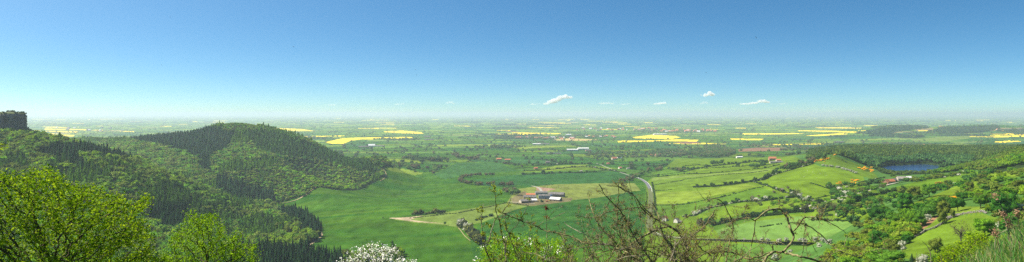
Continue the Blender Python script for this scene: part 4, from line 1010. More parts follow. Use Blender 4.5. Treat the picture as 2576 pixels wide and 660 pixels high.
    # singles on the plain
    for (u,v,L,W,e,rr,ro,w,rf_,l) in [(1860,398,24,10,5,7,.1,M_RENDER,M_WHITE,'white shed at the left of the raised green field'),(1805,394,26,9,4,6,0,M_RENDER,M_WHITE,'long white shed beyond the dark belt of trees'),
        (1545,402,24,12,6,12,.4,M_STN,M_TILE,'large stone coloured house with pitched roof beside the village road'),(1557,399,26,8,3,5,0,M_RENDER,M_WHITE,'long low pale outbuilding right of the large stone coloured house'),
        (1378,411,16,9,5,9,.1,M_BRICK,M_SLATE,'brown farmhouse alone among the hedges left of the village road'),(1530,414,12,8,4,8,.5,M_BRICK,M_TILE,'small red roofed house left of the road end'),
        (1560,425,12,8,4,8,.5,M_RENDER,M_TILE,'cream cottage below the road end'),(1584,426,20,9,4,6,0,M_RENDER,M_SLATE,'long grey roofed building right of the cream cottage'),
        (1385,388,40,14,5,8,0,M_CLAD,M_SLATE,'grey barns left on the middle plain'),(1405,388,26,12,4,6,0,M_BRICK,M_SLATE,'brown shed right of the grey barns on the middle plain'),
        (1440,380,60,24,8,11,0,M_RENDER,M_WHITE,'wide pale farm shed with white roofs in the middle plain'),(1467,377,60,26,8,12,.1,M_RENDER,M_WHITE,'second wide pale farm shed in the middle plain'),(1480,381,30,16,6,9,.1,M_BRICK,M_SLATE,'brown shed at the right of the wide pale sheds'),
        (1350,364.5,50,20,6,9,0,M_CLAD,M_WHITE,'white roofed barn in front of the striped fields'),(1368,364,70,20,6,9,0,M_RENDER,M_SLATE,'grey roofed barn beside the white roofed one'),
        (935,370,40,22,9,18,.2,M_RENDER,M_WHITE,'white gabled barn left below the big yellow field'),(915,371,60,16,5,8,0,M_BRICK,M_SLATE,'long brown shed left of the white gabled barn'),(955,369,60,16,5,8,0,M_RENDER,M_SLATE,'long pale shed right of the white gabled barn'),
        (1080,353,70,24,6,9,0,M_BRICK,M_SLATE,'dark farm range below the end of the big yellow field'),(1348,426,13,8,4,8,.3,M_BRICK,M_TILE,'red roofed house at the left edge of the brightest pasture'),
        (1255,403,20,12,5,9,.1,M_BRICK,M_TILE,'orange red farmhouse at the far corner of the wide crop'),(1277,404,24,10,4,7,.1,M_BRICK,M_TILE,'low red roofed range right of the orange red farmhouse'),
        (2110,360,60,24,7,10,0,M_BRICK,M_SLATE,'pinkish farm sheds on the plain above the knoll'),(1660,340,120,50,10,13,0,M_WHITE,M_WHITE,'long white factory sheds on the far plain'),(1430,341,50,20,8,12,0,M_WHITE,M_WHITE,'small white sheds on the far plain'),
        (1075,346,50,24,8,12,0,M_BRICK,M_SLATE,'dark hut at the right tip of the big yellow field'),(690,372,40,18,7,10,0,M_BRICK,M_SLATE,''),(2437,334,20,12,6,10,0,M_STN,M_STN,'small stone coloured house on the far right hill')]:
        if l: B(u,v,L,W,e,rr,ro,w,rf_,l,'barn' if 'barn' in l or 'shed' in l else 'house','barn' if ('barn' in l or 'shed' in l or 'range' in l) else 'house',Ymin=1900)
    # village houses: three prototypes copied
    def proto(wall, roof):
        r = building(0,0,13,8,5,9,0,wall,roof,'x','house','house',0,True,1,p=np.array([0,0,0])); return r
    protos = [proto(M_BRICK,M_TILE),proto(M_RENDER,M_TILE),proto(M_STN,M_SLATE),proto(M_RENDER,M_WHITE)]
    def copy(o, parent=None):
        c = o.copy(); C.objects.link(c); c.parent = parent
        for ch in list(o.children): copy(ch, c)
        return c
    for (cu,cv,du,dv,n,pr,lab,grp,sc) in [(1685,386,30,6,44,[0,0,1,0,2],'orange roofed village house among trees in the middle distance','houses of the nearest village',1.0),
          (1650,392,12,2,8,[2,3,1],'grey roofed house at the near edge of the village','near edge of the village',1.1),(1395,349,52,2.6,40,[3,1,2,1],'pale cottage in the long white village on the plain','houses of the long pale village',1.6),
          (1730,331,70,3,40,[0,0,1,3],'reddish town house far out on the plain','houses of the far town',2.2),(1560,327,110,3,34,[3,1,0],'small pale house far out on the plain','scattered far houses',2.2),
          (2270,371,60,3,34,[0,1,2],'pinkish roofed house in the village beyond the lake wood','houses of the village beyond the lake',1.2),(1510,345,40,2,12,[3,0,1],'white caravan like house beside the striped fields','pale houses beside the striped fields',1.6),
          (1330,347,30,2,10,[0,0,2],'red roofed house among trees right of the big yellow field','red houses near the yellow field',1.6),(230,326,90,4,12,[3,2],'tiny pale building on the hazy plain right of the cliff','tiny buildings on the hazy plain',2.4),
          (2450,325,90,5,10,[2,1],'small house on the far low hills','houses on the far hills',1.4)]:
        for k in range(n):
            u = cu+rng.uniform(-1,1)*du; v = cv+rng.uniform(-1,1)*dv; p = G(u,v,2100)
            o = copy(protos[pr[rng.integers(len(pr))]]); o.location = (p[0],p[1],p[2]-.2); o.rotation_euler = (0,0,rng.choice([0,.3,1.57,-.4])); s = sc*rng.uniform(.8,1.15); o.scale = (s,s,s*.9)
            attrs(o, lab, 'house', grp)
    for r in protos:
        for ch in list(r.children):
            for g in list(ch.children): bpy.data.objects.remove(g)
            bpy.data.objects.remove(ch)
        bpy.data.objects.remove(r)
    # cattle by the farm track
    t = TubeSet(); t.add([(-1.1,0,1.05),(-.9,0,1.05),(0,0,1.0),(.8,0,1.05),(1.1,0,1.2),(1.35,0,1.45),(1.75,0,1.3)],[.12,.36,.42,.36,.25,.2,.1],8)
    for x in (-.8,.75):
        for s in (-.2,.2): t.add([(x,s,.95),(x+.05,s,.5),(x,s,0)],[.13,.08,.06],5)
    t.add([(-1.15,0,1.15),(-1.3,0,.8),(-1.3,0,.5)],[.04,.03,.04],4)
    cows = [t.mesh('cow', mat('dark cow hide',(.03,.025,.02),.8)), t.mesh('cow', mat('pale cow hide',(.5,.42,.32),.8))]
    for k in range(30):
        u = 1394+rng.normal(0,14); v = 472+rng.normal(0,2.4)+.02*(u-1394); p = G(u,v,500); w = int(rng.random() < .25)
        attrs(link('cow', cows[w], loc=tuple(p), rz=rng.uniform(0,6)), ('pale' if w else 'dark')+' cow grazing in the pasture behind the farm','cow','pale cows behind the farm' if w else 'dark cows behind the farm')
    # sheep and two vehicles
    t = TubeSet(); t.add([(-.5,0,.62),(-.4,0,.62),(0,0,.62),(.4,0,.66),(.55,0,.75),(.75,0,.72)],[.1,.27,.3,.25,.13,.08],8)
    for x in (-.32,.3):
        for s in (-.13,.13): t.add([(x,s,.5),(x,s,0)],[.05,.04],4)
    sh = t.mesh('sheep', mat('fleece',(.62,.6,.52),.95))
    for k in range(26):
        cu,cv,du,dv = [(2005,500,22,4),(2040,440,40,10),(1800,418,60,4),(2140,505,18,4)][k%4]; p = G(cu+rng.uniform(-1,1)*du, cv+rng.uniform(-1,1)*dv, 600)
        attrs(link('sheep', sh, loc=tuple(p), rz=rng.uniform(0,6), scale=(1.15,)*3), 'white sheep grazing on the green slopes near the knoll','sheep','sheep on the green slopes')
    for u,v,c,l,hh in [(1606,449,(.75,.75,.75),'white van on the bend of the road beyond the wooded bank',2.3),(1634,492,(.10,.12,.16),'dark car on the straight part of the road',1.45)]:
        p = G(u,v,900); r = empty('van' if hh > 2 else 'car', (p[0],p[1],p[2]+.17), l, 'van' if hh > 2 else 'car', rz=1.62 if hh < 2 else 2.2); L = 5.2 if hh > 2 else 4.3
        MB().box(-L/2,L/2,-.9,.9,.3,hh*.58).build('body', mat('car paint',c,.3), r)
        m = MB(); x0,x1 = (-L/2+.1,L/2-1.1) if hh > 2 else (-L/2+.7,L/2-1.4); z0,z1 = hh*.58,hh
        m.poly([(x0,-.85,z0),(x1+.5,-.85,z0),(x1,-.72,z1),(x0+.15,-.72,z1)]); m.poly([(x1+.5,.85,z0),(x0,.85,z0),(x0+.15,.72,z1),(x1,.72,z1)]); m.poly([(x1+.5,-.85,z0),(x1+.5,.85,z0),(x1,.72,z1),(x1,-.72,z1)]); m.poly([(x0,.85,z0),(x0,-.85,z0),(x0+.15,-.72,z1),(x0+.15,.72,z1)])
        m.build('cabin', M_GLASS if hh < 2 else mat('van side',c,.3), r); MB().box(x0+.15,x1,-.72,.72,z1-.001,z1+.03).build('roof', mat('car roof',c,.3), r)
        for sx in (-L*.32,L*.32):
            for sy in (-.9,.9): w_ = TubeSet(); w_.add([(sx,sy-.1,.33),(sx,sy-.099,.33),(sx,sy+.099,.33),(sx,sy+.1,.33)],[.02,.33,.33,.02],12); link('wheel', w_.mesh('wheel', M_DARK), r)
# ------------------------------------------------------------------ road, lanes, lake, wall, cliff
def strip(name, pts, w, m, z=.12, Ymin=500, kind='structure', offs=0.0, thick=0):
    P = np.array([G(u,v,Ymin)[:2] for u,v in pts]); seg = np.linalg.norm(np.diff(P,axis=0),axis=1); cum = np.concatenate([[0],np.cumsum(seg)])
    n = int(cum[-1]/4)+2; t = np.linspace(0,cum[-1],n)
    x = np.interp(t,cum,P[:,0]); y = np.interp(t,cum,P[:,1])
    for _ in range(6*int(max(1,1))):
        for _2 in range(6): x[1:-1] = (x[:-2]+2*x[1:-1]+x[2:])/4; y[1:-1] = (y[:-2]+2*y[1:-1]+y[2:])/4
    dx,dy = np.gradient(x),np.gradient(y); l = np.hypot(dx,dy); nx,ny = -dy/l,dx/l
    V = []; cs = np.linspace(-w/2,w/2,4)+offs
    zc = hxy(x,y)
    for c in cs: V.append(np.stack([x+nx*c,y+ny*c,np.maximum(hxy(x+nx*c,y+ny*c),zc-.0)+z],-1))
    V = np.stack(V,1); V[:,:,2] = V[:,:,2].max(1)[:,None]; k = 4
    i = np.arange(n-1)[:,None]*k+np.arange(k-1)[None]; Q = np.stack([i,i+k,i+k+1,i+1],-1).reshape(-1,4)
    o = link(name, mesh_np(name,V.reshape(-1,3),None,m,Q=Q)); 
    if kind: o['kind'] = kind
    return o
ROAD = [(2040,617),(1990,611),(1920,609),(1850,606),(1790,603),(1720,600),(1668,596),(1642,587),(1633,572),(1636,530),(1637,505),(1637,486),(1634,472),(1627,461),(1617,453),(1605,448),(1590,445)]
def infrastructure():
    M_ROAD = noisy('road surface', (.11,.11,.115), (.16,.16,.165), .4); M_LINE = mat('road paint',(.75,.75,.7)); M_LANE = noisy('pale lane', (.27,.25,.20),(.36,.33,.27),.5)
    strip('verge', ROAD, 11.2, noisy('mown verge',(.07,.10,.03),(.14,.14,.05),.3), .10)
    strip('road', ROAD, 9.6, M_ROAD, .16)
    for k,o in (('centre_line',0),('edge_line',-4.2),('edge_line',4.2)): strip(k, ROAD, .8 if o else .5, M_LINE, .20, offs=o)
    strip('lane', [(1592,445),(1560,434),(1535,425),(1512,415),(1500,411)], 4.2, M_LANE, .14)
    strip('lane', [(1337,468),(1350,470),(1358,474),(1362,481),(1366,487)], 7, M_LANE, .14)
    strip('lane', [(1280,508),(1320,511),(1345,512)], 5, M_LANE, .14)
    strip('lane', [(2000,530),(2035,520),(2070,510),(2075,508)], 6, M_LANE, .2)
    strip('lane', [(2075,508),(2110,500),(2180,482),(2235,465),(2262,460)], 3.5, M_LANE, .2)
    for i,(a) in enumerate([[(1130,597),(1150,572),(1158,580),(1164,593),(1178,604)],[(1160,573),(1172,580),(1175,590),(1190,604),(1200,610)],[(960,421),(975,440),(965,452),(955,456)],[(760,628),(785,612),(806,600),(812,585),(800,582)],[(702,512),(740,507),(762,497),(785,478),(800,468)]]):
        if i==0: a = [(1152,572),(1161,583),(1168,594),(1183,606)]
        strip('field_track', a, [1.2,1.2,2,4,4][i], noisy('dry soil track',(.28,.22,.11),(.40,.31,.17),.3), .14)
    for a in ([(1740,519),(1780,516)],): pass
    # lake
    n = 72; th = np.arange(n)*2*math.pi/n
    rr = np.sqrt(1.25)*(1+.10*np.sin(2*th+.8)+.07*np.sin(5*th+1)+.03*np.sin(11*th))
    u = LK['u']+LK['a']*rr*np.cos(th); y = LK['Y']+LK['b']*rr*np.sin(th)
    m = mat('lake water', (.012,.05,.15), .12, spec=.5); nt = m.node_tree; b = nt.nodes['Principled BSDF']
    tn = nt.nodes.new('ShaderNodeTexNoise'); tn.inputs['Scale'].default_value = .35; tn.inputs['Detail'].default_value = 4; tc = nt.nodes.new('ShaderNodeTexCoord'); bp = nt.nodes.new('ShaderNodeBump'); bp.inputs['Distance'].default_value = .5; bp.inputs['Strength'].default_value = 1
    nt.links.new(tc.outputs['Object'], tn.inputs['Vector']); nt.links.new(tn.outputs[0], bp.inputs['Height']); nt.links.new(bp.outputs[0], b.inputs['Normal'])
    mb = MB(); mb.poly([((uu-U0)/F*yy, yy, LK['z']) for uu,yy in zip(u,y)]); o = mb.build('lake', m); o['kind'] = 'structure'
    # drystone wall
    rng = np.random.default_rng(2)
    for pts,lab,st in [([(2291,601),(2310,594),(2330,582),(2352,575),(2372,563),(2388,552),(2394,549)],'tumbledown drystone wall climbing the left side of the paddock',0),([(2412,542),(2440,537),(2470,534),(2482,538)],'drystone wall along the top of the paddock',1)]:
        P = np.array([G(a,b,200)[:2] for a,b in pts]); seg = np.linalg.norm(np.diff(P,axis=0),axis=1); cum = np.concatenate([[0],np.cumsum(seg)]); L = cum[-1]; n = int(L*9)
        t = rng.uniform(0,L,n); x = np.interp(t,cum,P[:,0])+rng.normal(0,.16,n); y = np.interp(t,cum,P[:,1])+rng.normal(0,.16,n)
        hh = (.9+.6*vnoise(t/3,t*0,7)); z = hxy(x,y)+rng.random(n)*hh
        V = []; T = []
        for k in range(n):
            V.append(I1[0]*rng.uniform(.16,.42,3)*(1+rng.normal(0,.12,(12,1)))+(x[k],y[k],z[k])); T.append(I1[1]+12*k)
        o = link('drystone_wall', mesh_np('drystone_wall',np.concatenate(V),np.concatenate(T),M_STONE)); attrs(o,lab,'wall')
    p = G(2400,545,200); V=[];T=[]
    for k in range(160):
        q = rng.normal(0,1,3)*(3.2,2,.5); V.append(I1[0]*rng.uniform(.2,.6,3)+(p[0]+q[0],p[1]+q[1],float(hxy(p[0]+q[0],p[1]+q[1]))+abs(q[2]))); T.append(I1[1]+12*k)
    attrs(link('stone_heap', mesh_np('stone_heap',np.concatenate(V),np.concatenate(T),M_STONE)),'heap of grey stones in the gap between the two drystone walls','stones')
    # cliff
    loop = [(-420,1000),(-260,1040),(-120,1085),(-40,1120),(0,1128),(25,1140),(45,1150),(60,1165),(67,1190),(68,1230),(60,1330),(-500,1400)]
    P = np.array([((a-U0)/F*b,b) for a,b in loop]); P = np.concatenate([P,P[:1]]); seg = np.linalg.norm(np.diff(P,axis=0),axis=1); cum = np.concatenate([[0],np.cumsum(seg)])
    N = 420; t = np.linspace(0,cum[-1],N,endpoint=False); x = np.interp(t,cum,P[:,0]); y = np.interp(t,cum,P[:,1])
    for _ in range(5): x = (np.roll(x,1)+x+np.roll(x,-1))/3; y = (np.roll(y,1)+y+np.roll(y,-1))/3
    cx, cy = x.mean(), y.mean(); dx,dy = np.gradient(x),np.gradient(y); l = np.hypot(dx,dy); nx,ny = dy/l,-dx/l
    if ((nx*(x-cx)+ny*(y-cy)).mean() < 0): nx,ny = -nx,-ny
    rows = []; zs = np.concatenate([np.linspace(150,201,34)]); 
    for zz in zs:
        d = (vnoise(t/9,t*0+zz/14,61)-.5)*7+(vnoise(t/3,t*0+zz/9,62)-.5)*3.2+(np.abs(vnoise(t/5.5,t*0,63)-.5) < .06)*-2.0 + (vnoise(t*0,t*0+zz/2.2,64)-.5)*1.4
        top = max(0,(zz-196)/5)**2*3.5; rows.append(np.stack([x+nx*(d-top-(zz-150)*.05), y+ny*(d-top-(zz-150)*.05), np.full(N,zz)+(vnoise(t/15,t*0,65)-.5)*1.6*(zz>190)],-1))
    for f,dz in ((.93,1.6),(.8,2.2),(.5,2.6),(.2,2.8)): 
        last = rows[len(zs)-1]; rows.append(np.stack([cx+(last[:,0]-cx)*f, cy+(last[:,1]-cy)*f, last[:,2]*0+201+dz+(vnoise(t/11,t*0+f*9,66)-.5)*.8],-1))
    rows = np.stack(rows); M = rows.shape[0]; V = rows.reshape(-1,3)
    i = np.arange(M-1)[:,None]*N+np.arange(N)[None]; j = np.arange(M-1)[:,None]*N+((np.arange(N)+1)%N)[None]; Q = np.stack([i,j,j+N,i+N],-1).reshape(-1,4)
    V = np.concatenate([V,[[cx,cy,204]]]); T = np.array([((M-1)*N+k,(M-1)*N+(k+1)%N,M*N) for k in range(N)])
    mi = np.concatenate([np.ones(N,int), (np.repeat(np.arange(M-1),N) >= len(zs)-2).astype(int)])
    o = link('cliff', mesh_np('cliff',V,T,[M_ROCK,noisy('cliff top grass',(.06,.09,.025),(.12,.14,.04),.1)],Q=Q,midx=mi)); o['kind']='structure'
    # bushes on and below the cliff
    n = 1100; k = rng.integers(0,N,n); lv = rng.choice([33,31,34,35,28,25,33,22,19,5,3,8],n); pts = rows[lv,k]+rng.normal(0,.6,(n,3)); w = rng.uniform(2.5,5.5,n)
    V,T,c = merge(TB_MID, pts-[0,0,1], np.stack([w,w,w*.8],-1), pick([(.035,.06,.02),(.06,.09,.025),(.03,.05,.02)],n,rng)); o = link('cliff_scrub', mesh_np('cliff_scrub',V,T,M_FOL,cols=c)); attrs(o,kind='stuff',label='scrub clinging to the cliff top and ledges')
# ------------------------------------------------------------------ clouds and birds
def sky_things():
    m = bpy.data.materials.new('cloud'); m.use_nodes = True; nt = m.node_tree; nt.nodes.clear()
    pv = nt.nodes.new('ShaderNodeVolumePrincipled'); pv.inputs['Density'].default_value = .006; pv.inputs['Color'].default_value = (1,1,1,1); pv.inputs['Anisotropy'].default_value = .1
    ou = nt.nodes.new('ShaderNodeOutputMaterial'); nt.links.new(pv.outputs[0], ou.inputs['Volume'])
    m2 = m.copy(); m2.node_tree.nodes['Principled Volume'].inputs['Density'].default_value = .002
    rng = np.random.default_rng(77)
    V2,T2 = ico(4)
    D = 42000
    cl = [([(1374,262,9,3),(1385,258,10,5),(1394,256,12,6),(1404,252,10,6),(1412,247,9,5.5),(1424,245,10,5.5),(1434,246,8,4)],m,'brightest puffy cloud, stepping up to the right above the farm'),
      ([(1775,241,7,5),(1784,237,9,6.5),(1792,239,8,5),(1764,240,3,2)],m,'round puffy cloud highest above the gorse knoll side'),
      ([(1650,262,9,2),(1660,261,10,3),(1670,260,8,3)],m,'flat small cloud low between the two tall puffs'),
      ([(1765,261,6,2),(1773,259,8,3),(1782,261,6,1.6)],m2,'small faint cloud under the round puffy cloud'),
      ([(1875,262,18,1.6),(1895,260,14,2.6),(1913,256,11,4),(1923,256,11,4),(1931,258,8,3)],m,'long flat cloud with a bright hump farther right'),
      ([(1515,261,12,2.2),(1528,260,10,2.6),(1540,261,8,2)],m2,'faint streaky cloud right of the brightest cloud'),
      ([(1568,263,10,1.6),(1580,262,8,1.6)],m2,'second faint streaky cloud'),([(1340,263,9,1.8),(1352,262,7,1.6)],m2,'faint low cloud just left of the brightest cloud'),
      ([(1125,260,6,2),(1134,258,7,3),(1140,261,6,2)],m2,'lone small cloud above the yellow fields'),([(1000,263,9,1.6),(1012,262,8,1.8)],m2,'faint flat cloud right of the wooded hill'),
      ([(835,265,12,1.8)],m2,'faintest flat cloud above the wooded hill slope'),([(1965,262,8,1.5),(1976,261,7,1.5)],m2,'tiny faint cloud right of the long flat one'),([(1728,263,6,1.6)],m2,'tiny faint cloud left of the round one')]
    for lobes,mm,lab in cl:
        V=[];T=[]
        for q,(u,v,ru,rv) in enumerate(lobes):
            dd = D+rng.uniform(-200,200); s = dd/F
            d = 1+.45*(vnoise(V2[:,0]*2.2+9+u,V2[:,1]*2.2+V2[:,2]*2.3+20+q,8)-.5)*2+.30*(vnoise(V2[:,0]*5+9+u,V2[:,1]*5+V2[:,2]*6+20,9)-.5)*2
            ru,rv = ru*.85,rv*.85; P = V2*d[:,None]*np.array([ru*s,(ru+rv)/2*s,rv*s]); P = P*np.array([1,1,1.25]); P[:,2] = np.maximum(P[:,2], -rv*s*.7)
            V.append(P+((u-U0)/F*dd, dd, CZ-(v-V0)/F*dd)); T.append(T2+q*len(V2))
        V = np.concatenate(V); T = np.concatenate(T)
        me = mesh_np('cloud',V,T,mm); o = link('cloud',me)
        rm = o.modifiers.new('r','REMESH'); rm.mode='VOXEL'; rm.voxel_size = 20
        attrs(o,lab,'cloud')
    # swifts
    b = TubeSet(); b.add([(0,-.10,0),(0,-.05,0),(0,.03,0),(0,.08,0)],[.004,.022,.026,.008],6)
    for s in (-1,1): b.add([(0,.03,0),(s*.10,.05,.02),(s*.22,-.04,.01)],[.022,.016,.003],4)
    for s in (-1,1): b.add([(0,-.09,0),(s*.02,-.16,0)],[.008,.003],3)
    me = b.mesh('bird', mat('bird plumage',(.03,.03,.035),.8))
    for (u,v,px_,rx,ry,rz,l) in [(1902,95,8,.9,.9,.3,'dark bird highest in the sky at the right'),(1776,183,5,1.2,.3,.2,'dark bird above the round puffy cloud'),(1045,176,6,.1,.1,1.3,'upper one of two small birds close together'),
        (1048,189,6,.1,-.1,1.4,'lower one of two small birds close together'),(738,118,7,.1,.15,1.2,'lone bird above the wooded hill'),(407,164,4,1.3,0,0,'tiny bird low above the left valley'),(428,43,4,1.0,.8,0,'tiny bird near the top of the sky on the left'),(973,212,3,.2,.1,1,'tiny bird right of the hill near the horizon')]:
        Y = 95; s = px_/F*Y/.44
        o = link('bird', me, loc=((u-U0)/F*Y,Y,CZ-(v-V0)/F*Y), scale=(s,s,s)); o.rotation_euler = (rx,ry,rz); attrs(o,l,'bird')
# ------------------------------------------------------------------ the near plants at the cliff edge
def W3(u, v, Y): return np.array([(u-U0)/F*Y, Y, CZ-(v-V0)/F*Y])
def colonise(att, start, D, di, dk, rng, iters=140, up=.08):
    """space colonisation: returns node positions and parents"""
    nodes = [np.array(s,float) for s in start]; par = [-1]+list(range(len(start)-1))
    att = att.copy(); nd = np.full(len(att), 1e9); ni = np.zeros(len(att), int)
    def upd(k0):
        nonlocal nd, ni
        for k in range(k0, len(nodes)):
            d = np.linalg.norm(att-nodes[k],axis=1); m = d < nd; nd[m] = d[m]; ni[m] = k
    upd(0)
    for it in range(iters):
        act = nd < di
        if not act.any():
            k = int(np.argmin(nd)); 
            if nd[k] > 1e8: break
            b = ni[k]; d = att[k]-nodes[b]; nodes.append(nodes[b]+d/np.linalg.norm(d)*D); par.append(b); upd(len(nodes)-1); continue
        v = att[act]-np.array(nodes)[ni[act]]; v /= np.linalg.norm(v,axis=1)[:,None]+1e-9
        ids, inv = np.unique(ni[act], return_inverse=True); S = np.zeros((len(ids),3)); np.add.at(S, inv, v)
        k0 = len(nodes)
        for b, s in zip(ids, S):
            s = s/(np.linalg.norm(s)+1e-9)+rng.normal(0,.28,3)+[0,0,up]; s /= np.linalg.norm(s)
            nodes.append(nodes[b]+s*D); par.append(int(b))
        upd(k0); keep = nd > dk; att, nd, ni = att[keep], nd[keep], ni[keep]
        if not len(att): break
    return np.array(nodes), np.array(par)
def tree_tubes(nodes, par, r0, p=2.3, rmax=.2, sides=4):
    n = len(nodes); acc = np.zeros(n); kids = [[] for _ in range(n)]
    for i in range(n-1,0,-1):
        kids[par[i]].append(i)
    r = np.zeros(n)
    for i in range(n-1,-1,-1):
        r[i] = r0 if not kids[i] else sum(r[k]**p for k in kids[i])**(1/p)
    r = np.minimum(r, rmax); t = TubeSet(); stack = [(0,-1)]
    while stack:
        i, pa = stack.pop(); ch = [pa] if pa >= 0 else []; cur = i
        while True:
            ch.append(cur); k = sorted(kids[cur], key=lambda q:-r[q])
            for q in k[1:]: stack.append((q, cur))
            if not k: break
            cur = k[0]
        if len(ch) > 1:
            rr = r[ch].copy(); 
            if pa >= 0: rr[0] = rr[1]
            t.add(nodes[ch], rr, sides if rr.max() > r0*3 else 3)
    return t, r
def leaves(P, n, spread, size, cols, rng, var=.25, up=.5, lw=.62):
    """n leaves (folded rhombus of two triangles) round each point"""
    Q = np.repeat(P, n, axis=0)+rng.normal(0,spread,(len(P)*n,3)); m = len(Q)
    N = rng.normal(0,1,(m,3)); N[:,2] = np.abs(N[:,2])+up; N /= np.linalg.norm(N,axis=1)[:,None]
    a = np.cross(N, rng.normal(0,1,(m,3))); a /= np.linalg.norm(a,axis=1)[:,None]; b = np.cross(N,a)
    s = (size*rng.uniform(.6,1.3,m))[:,None]
    V = np.stack([Q-a*s*.5, Q+b*s*lw*.5-N*s*.08, Q+a*s*.6, Q-b*s*lw*.5-N*s*.08],1).reshape(-1,3)
    i = np.arange(m)*4; T = np.concatenate([np.stack([i,i+1,i+2],-1), np.stack([i,i+2,i+3],-1)])
    c = np.array(cols)[rng.integers(0,len(cols),m)]*rng.uniform(1-var,1+var,(m,1))
    return V,T,np.repeat(c,4,axis=0)
def join(sets):
    V=[];T=[];Cc=[];o=0
    for v,t,c in sets: V.append(v);T.append(t+o);Cc.append(c);o+=len(v)
    return np.concatenate(V),np.concatenate(T),np.concatenate(Cc)
def sample(poly, n, Ya, Yb, rng, wt=None):
    P = np.array(poly,float); out = []
    while len(out) < n:
        u = rng.uniform(P[:,0].min(),P[:,0].max(),n); v = rng.uniform(P[:,1].min(),P[:,1].max(),n); m = inpoly(u,v,poly)
        for a,b in zip(u[m],v[m]):
            if wt is None or rng.random() < wt(a,b): out.append(W3(a,b,rng.uniform(Ya,Yb)))
    return np.array(out[:n])
def near_bush(poly, n, Ya, Yb, root_uv, label, leafcols, nleaf, lsize, D, seed, name='hawthorn_bush', r0=.0035, spread=.03, white=0, tips=False, wsize=.012, iters=140, frac=1.0, lw=.62):
    rng = np.random.default_rng(seed); att = sample(poly, n, Ya, Yb, rng)
    Ym = (Ya+Yb)/2; ru, rv = root_uv; top = W3(ru, rv, Ym); gx = top[0]; gz = float(hxy(gx, Ym))
    base = np.array([gx, Ym, gz-.2]); k = max(3,int((top[2]-gz)/D/1.2)); start = [base+(top-base)*s+np.array([math.sin(s*7+seed)*.05,math.cos(s*5)*.05,0]) for s in np.linspace(0,1,k)]
    nodes, par = colonise(att, start, D, D*7, D*1.6, rng, iters)
    t, r = tree_tubes(nodes, par, r0, rmax=.11)
    root = empty(name, (gx,Ym,gz), label, 'bush'); off = np.array([gx,Ym,gz])
    V = np.concatenate(t.V)-off
    link('branches', mesh_np('branches', V, None, M_BARKN, smooth=True, Q=np.concatenate(t.Q)), root)
    tip = nodes[(r < r0*2.6)]; tip = tip[tip[:,2] > gz+1]
    if frac < 1: tip = tip[rng.random(len(tip)) < frac]
    V,T,c = leaves(tip, nleaf, spread, lsize, leafcols, rng, lw=lw)
    link('foliage', mesh_np('foliage', V-off, T, M_LEAF, cols=c), root)
    if white:
        tp = tip[rng.random(len(tip)) < white]; 
        cl = np.repeat(tp, 2, axis=0)+rng.normal(0,spread,(len(tp)*2,3))
        V,T,c = leaves(cl, 9, wsize*1.1, wsize, [(.62,.60,.54),(.52,.50,.42),(.70,.68,.63)], rng, .05, 1.0, .95); link('blossom', mesh_np('blossom', V-off, T, M_PETAL, cols=c), root)
    print(label[:30], len(nodes), len(tip)); return root
M_BARKN = noisy('near bark', (.035,.028,.02), (.12,.10,.06), 14)
M_PETAL = foliage_mat('petals', .3, .0); M_LEAF2 = M_LEAF
class Tangle:
    def __init__(s, rng): s.rng = rng; s.main = TubeSet(); s.tw = TubeSet(); s.buds = []
    def limb(s, pts, r1, r2, Y, twigs=1.0, wob=1.6, tl=26, depth=.25):
        rng = s.rng; P = np.array(pts,float); seg = np.linalg.norm(np.diff(P,axis=0),axis=1); cum = np.concatenate([[0],np.cumsum(seg)]); L = cum[-1]; n = max(5,int(L/5)); t = np.linspace(0,L,n)
        u = np.interp(t,cum,P[:,0]); v = np.interp(t,cum,P[:,1])
        for _ in range(2): u[1:-1] = (u[:-2]+2*u[1:-1]+u[2:])/4; v[1:-1] = (v[:-2]+2*v[1:-1]+v[2:])/4
        sd = rng.random()*900; u = u+(vnoise(t/9,t*0+sd,1)-.5)*wob*2; v = v+(vnoise(t/9,t*0+sd,2)-.5)*wob*2
        yy = Y+(vnoise(t/60,t*0+sd,3)-.5)*2*depth+(vnoise(t/12,t*0+sd,4)-.5)*.06
        X = np.stack([(u-U0)/F*yy, yy, CZ-(v-V0)/F*yy],-1); r = np.linspace(r1,r2,n)*.84*Y/F*(1+.18*rng.normal(0,1,n).clip(-1,1))
        s.main.add(X, r, 6)
        for k in range(int(L/8.5*twigs)):
            i = rng.integers(1,n-1); d = X[i+1]-X[i-1]; d /= np.linalg.norm(d); s.twig(X[i], d, rng.uniform(.3,1.4)*tl/F*Y, min(r[i]*.6, .9*Y/F), Y, 1)
        return X
    def twig(s, p, d, L, r, Y, lev):
        rng = s.rng; q = rng.normal(0,1,3); q -= d*np.dot(q,d); q /= np.linalg.norm(q); a = d*rng.uniform(-.1,.8)+q*1.0+[0,0,.25]; a /= np.linalg.norm(a)
        n = 6; pts = [p]; st = L/n
        for k in range(n):
            a = a+rng.normal(0,.30,3)+[0,0,.05]; a /= np.linalg.norm(a); pts.append(pts[-1]+a*st)
        pts = np.array(pts); s.tw.add(pts, np.linspace(r, max(r*.35,.0011), n+1), 3)
        for k in range(1,n+1):
            if rng.random() < .5:    # thorn spur
                b = rng.normal(0,1,3); b /= np.linalg.norm(b); l = rng.uniform(.012,.03); s.tw.add([pts[k],pts[k]+b*l],[.0018,.0005],3)
            if rng.random() < .35: s.buds.append(pts[k])
        if lev > 0 and L > .05:
            for k in range(rng.integers(1,4)): i = rng.integers(1,n); dd = pts[i+1]-pts[i]; dd /= np.linalg.norm(dd); s.twig(pts[i], dd, L*.55, r*.6, Y, lev-1)
def z1(*a): return [(1180.6+.309*x, 456.1+.309*y) for x,y in a]
def z2(*a): return [(1717.2+.309*x, 456.1+.309*y) for x,y in a]
def z8(*a): return [(1542.8+.2276*x, 509.8+.2276*y) for x,y in a]
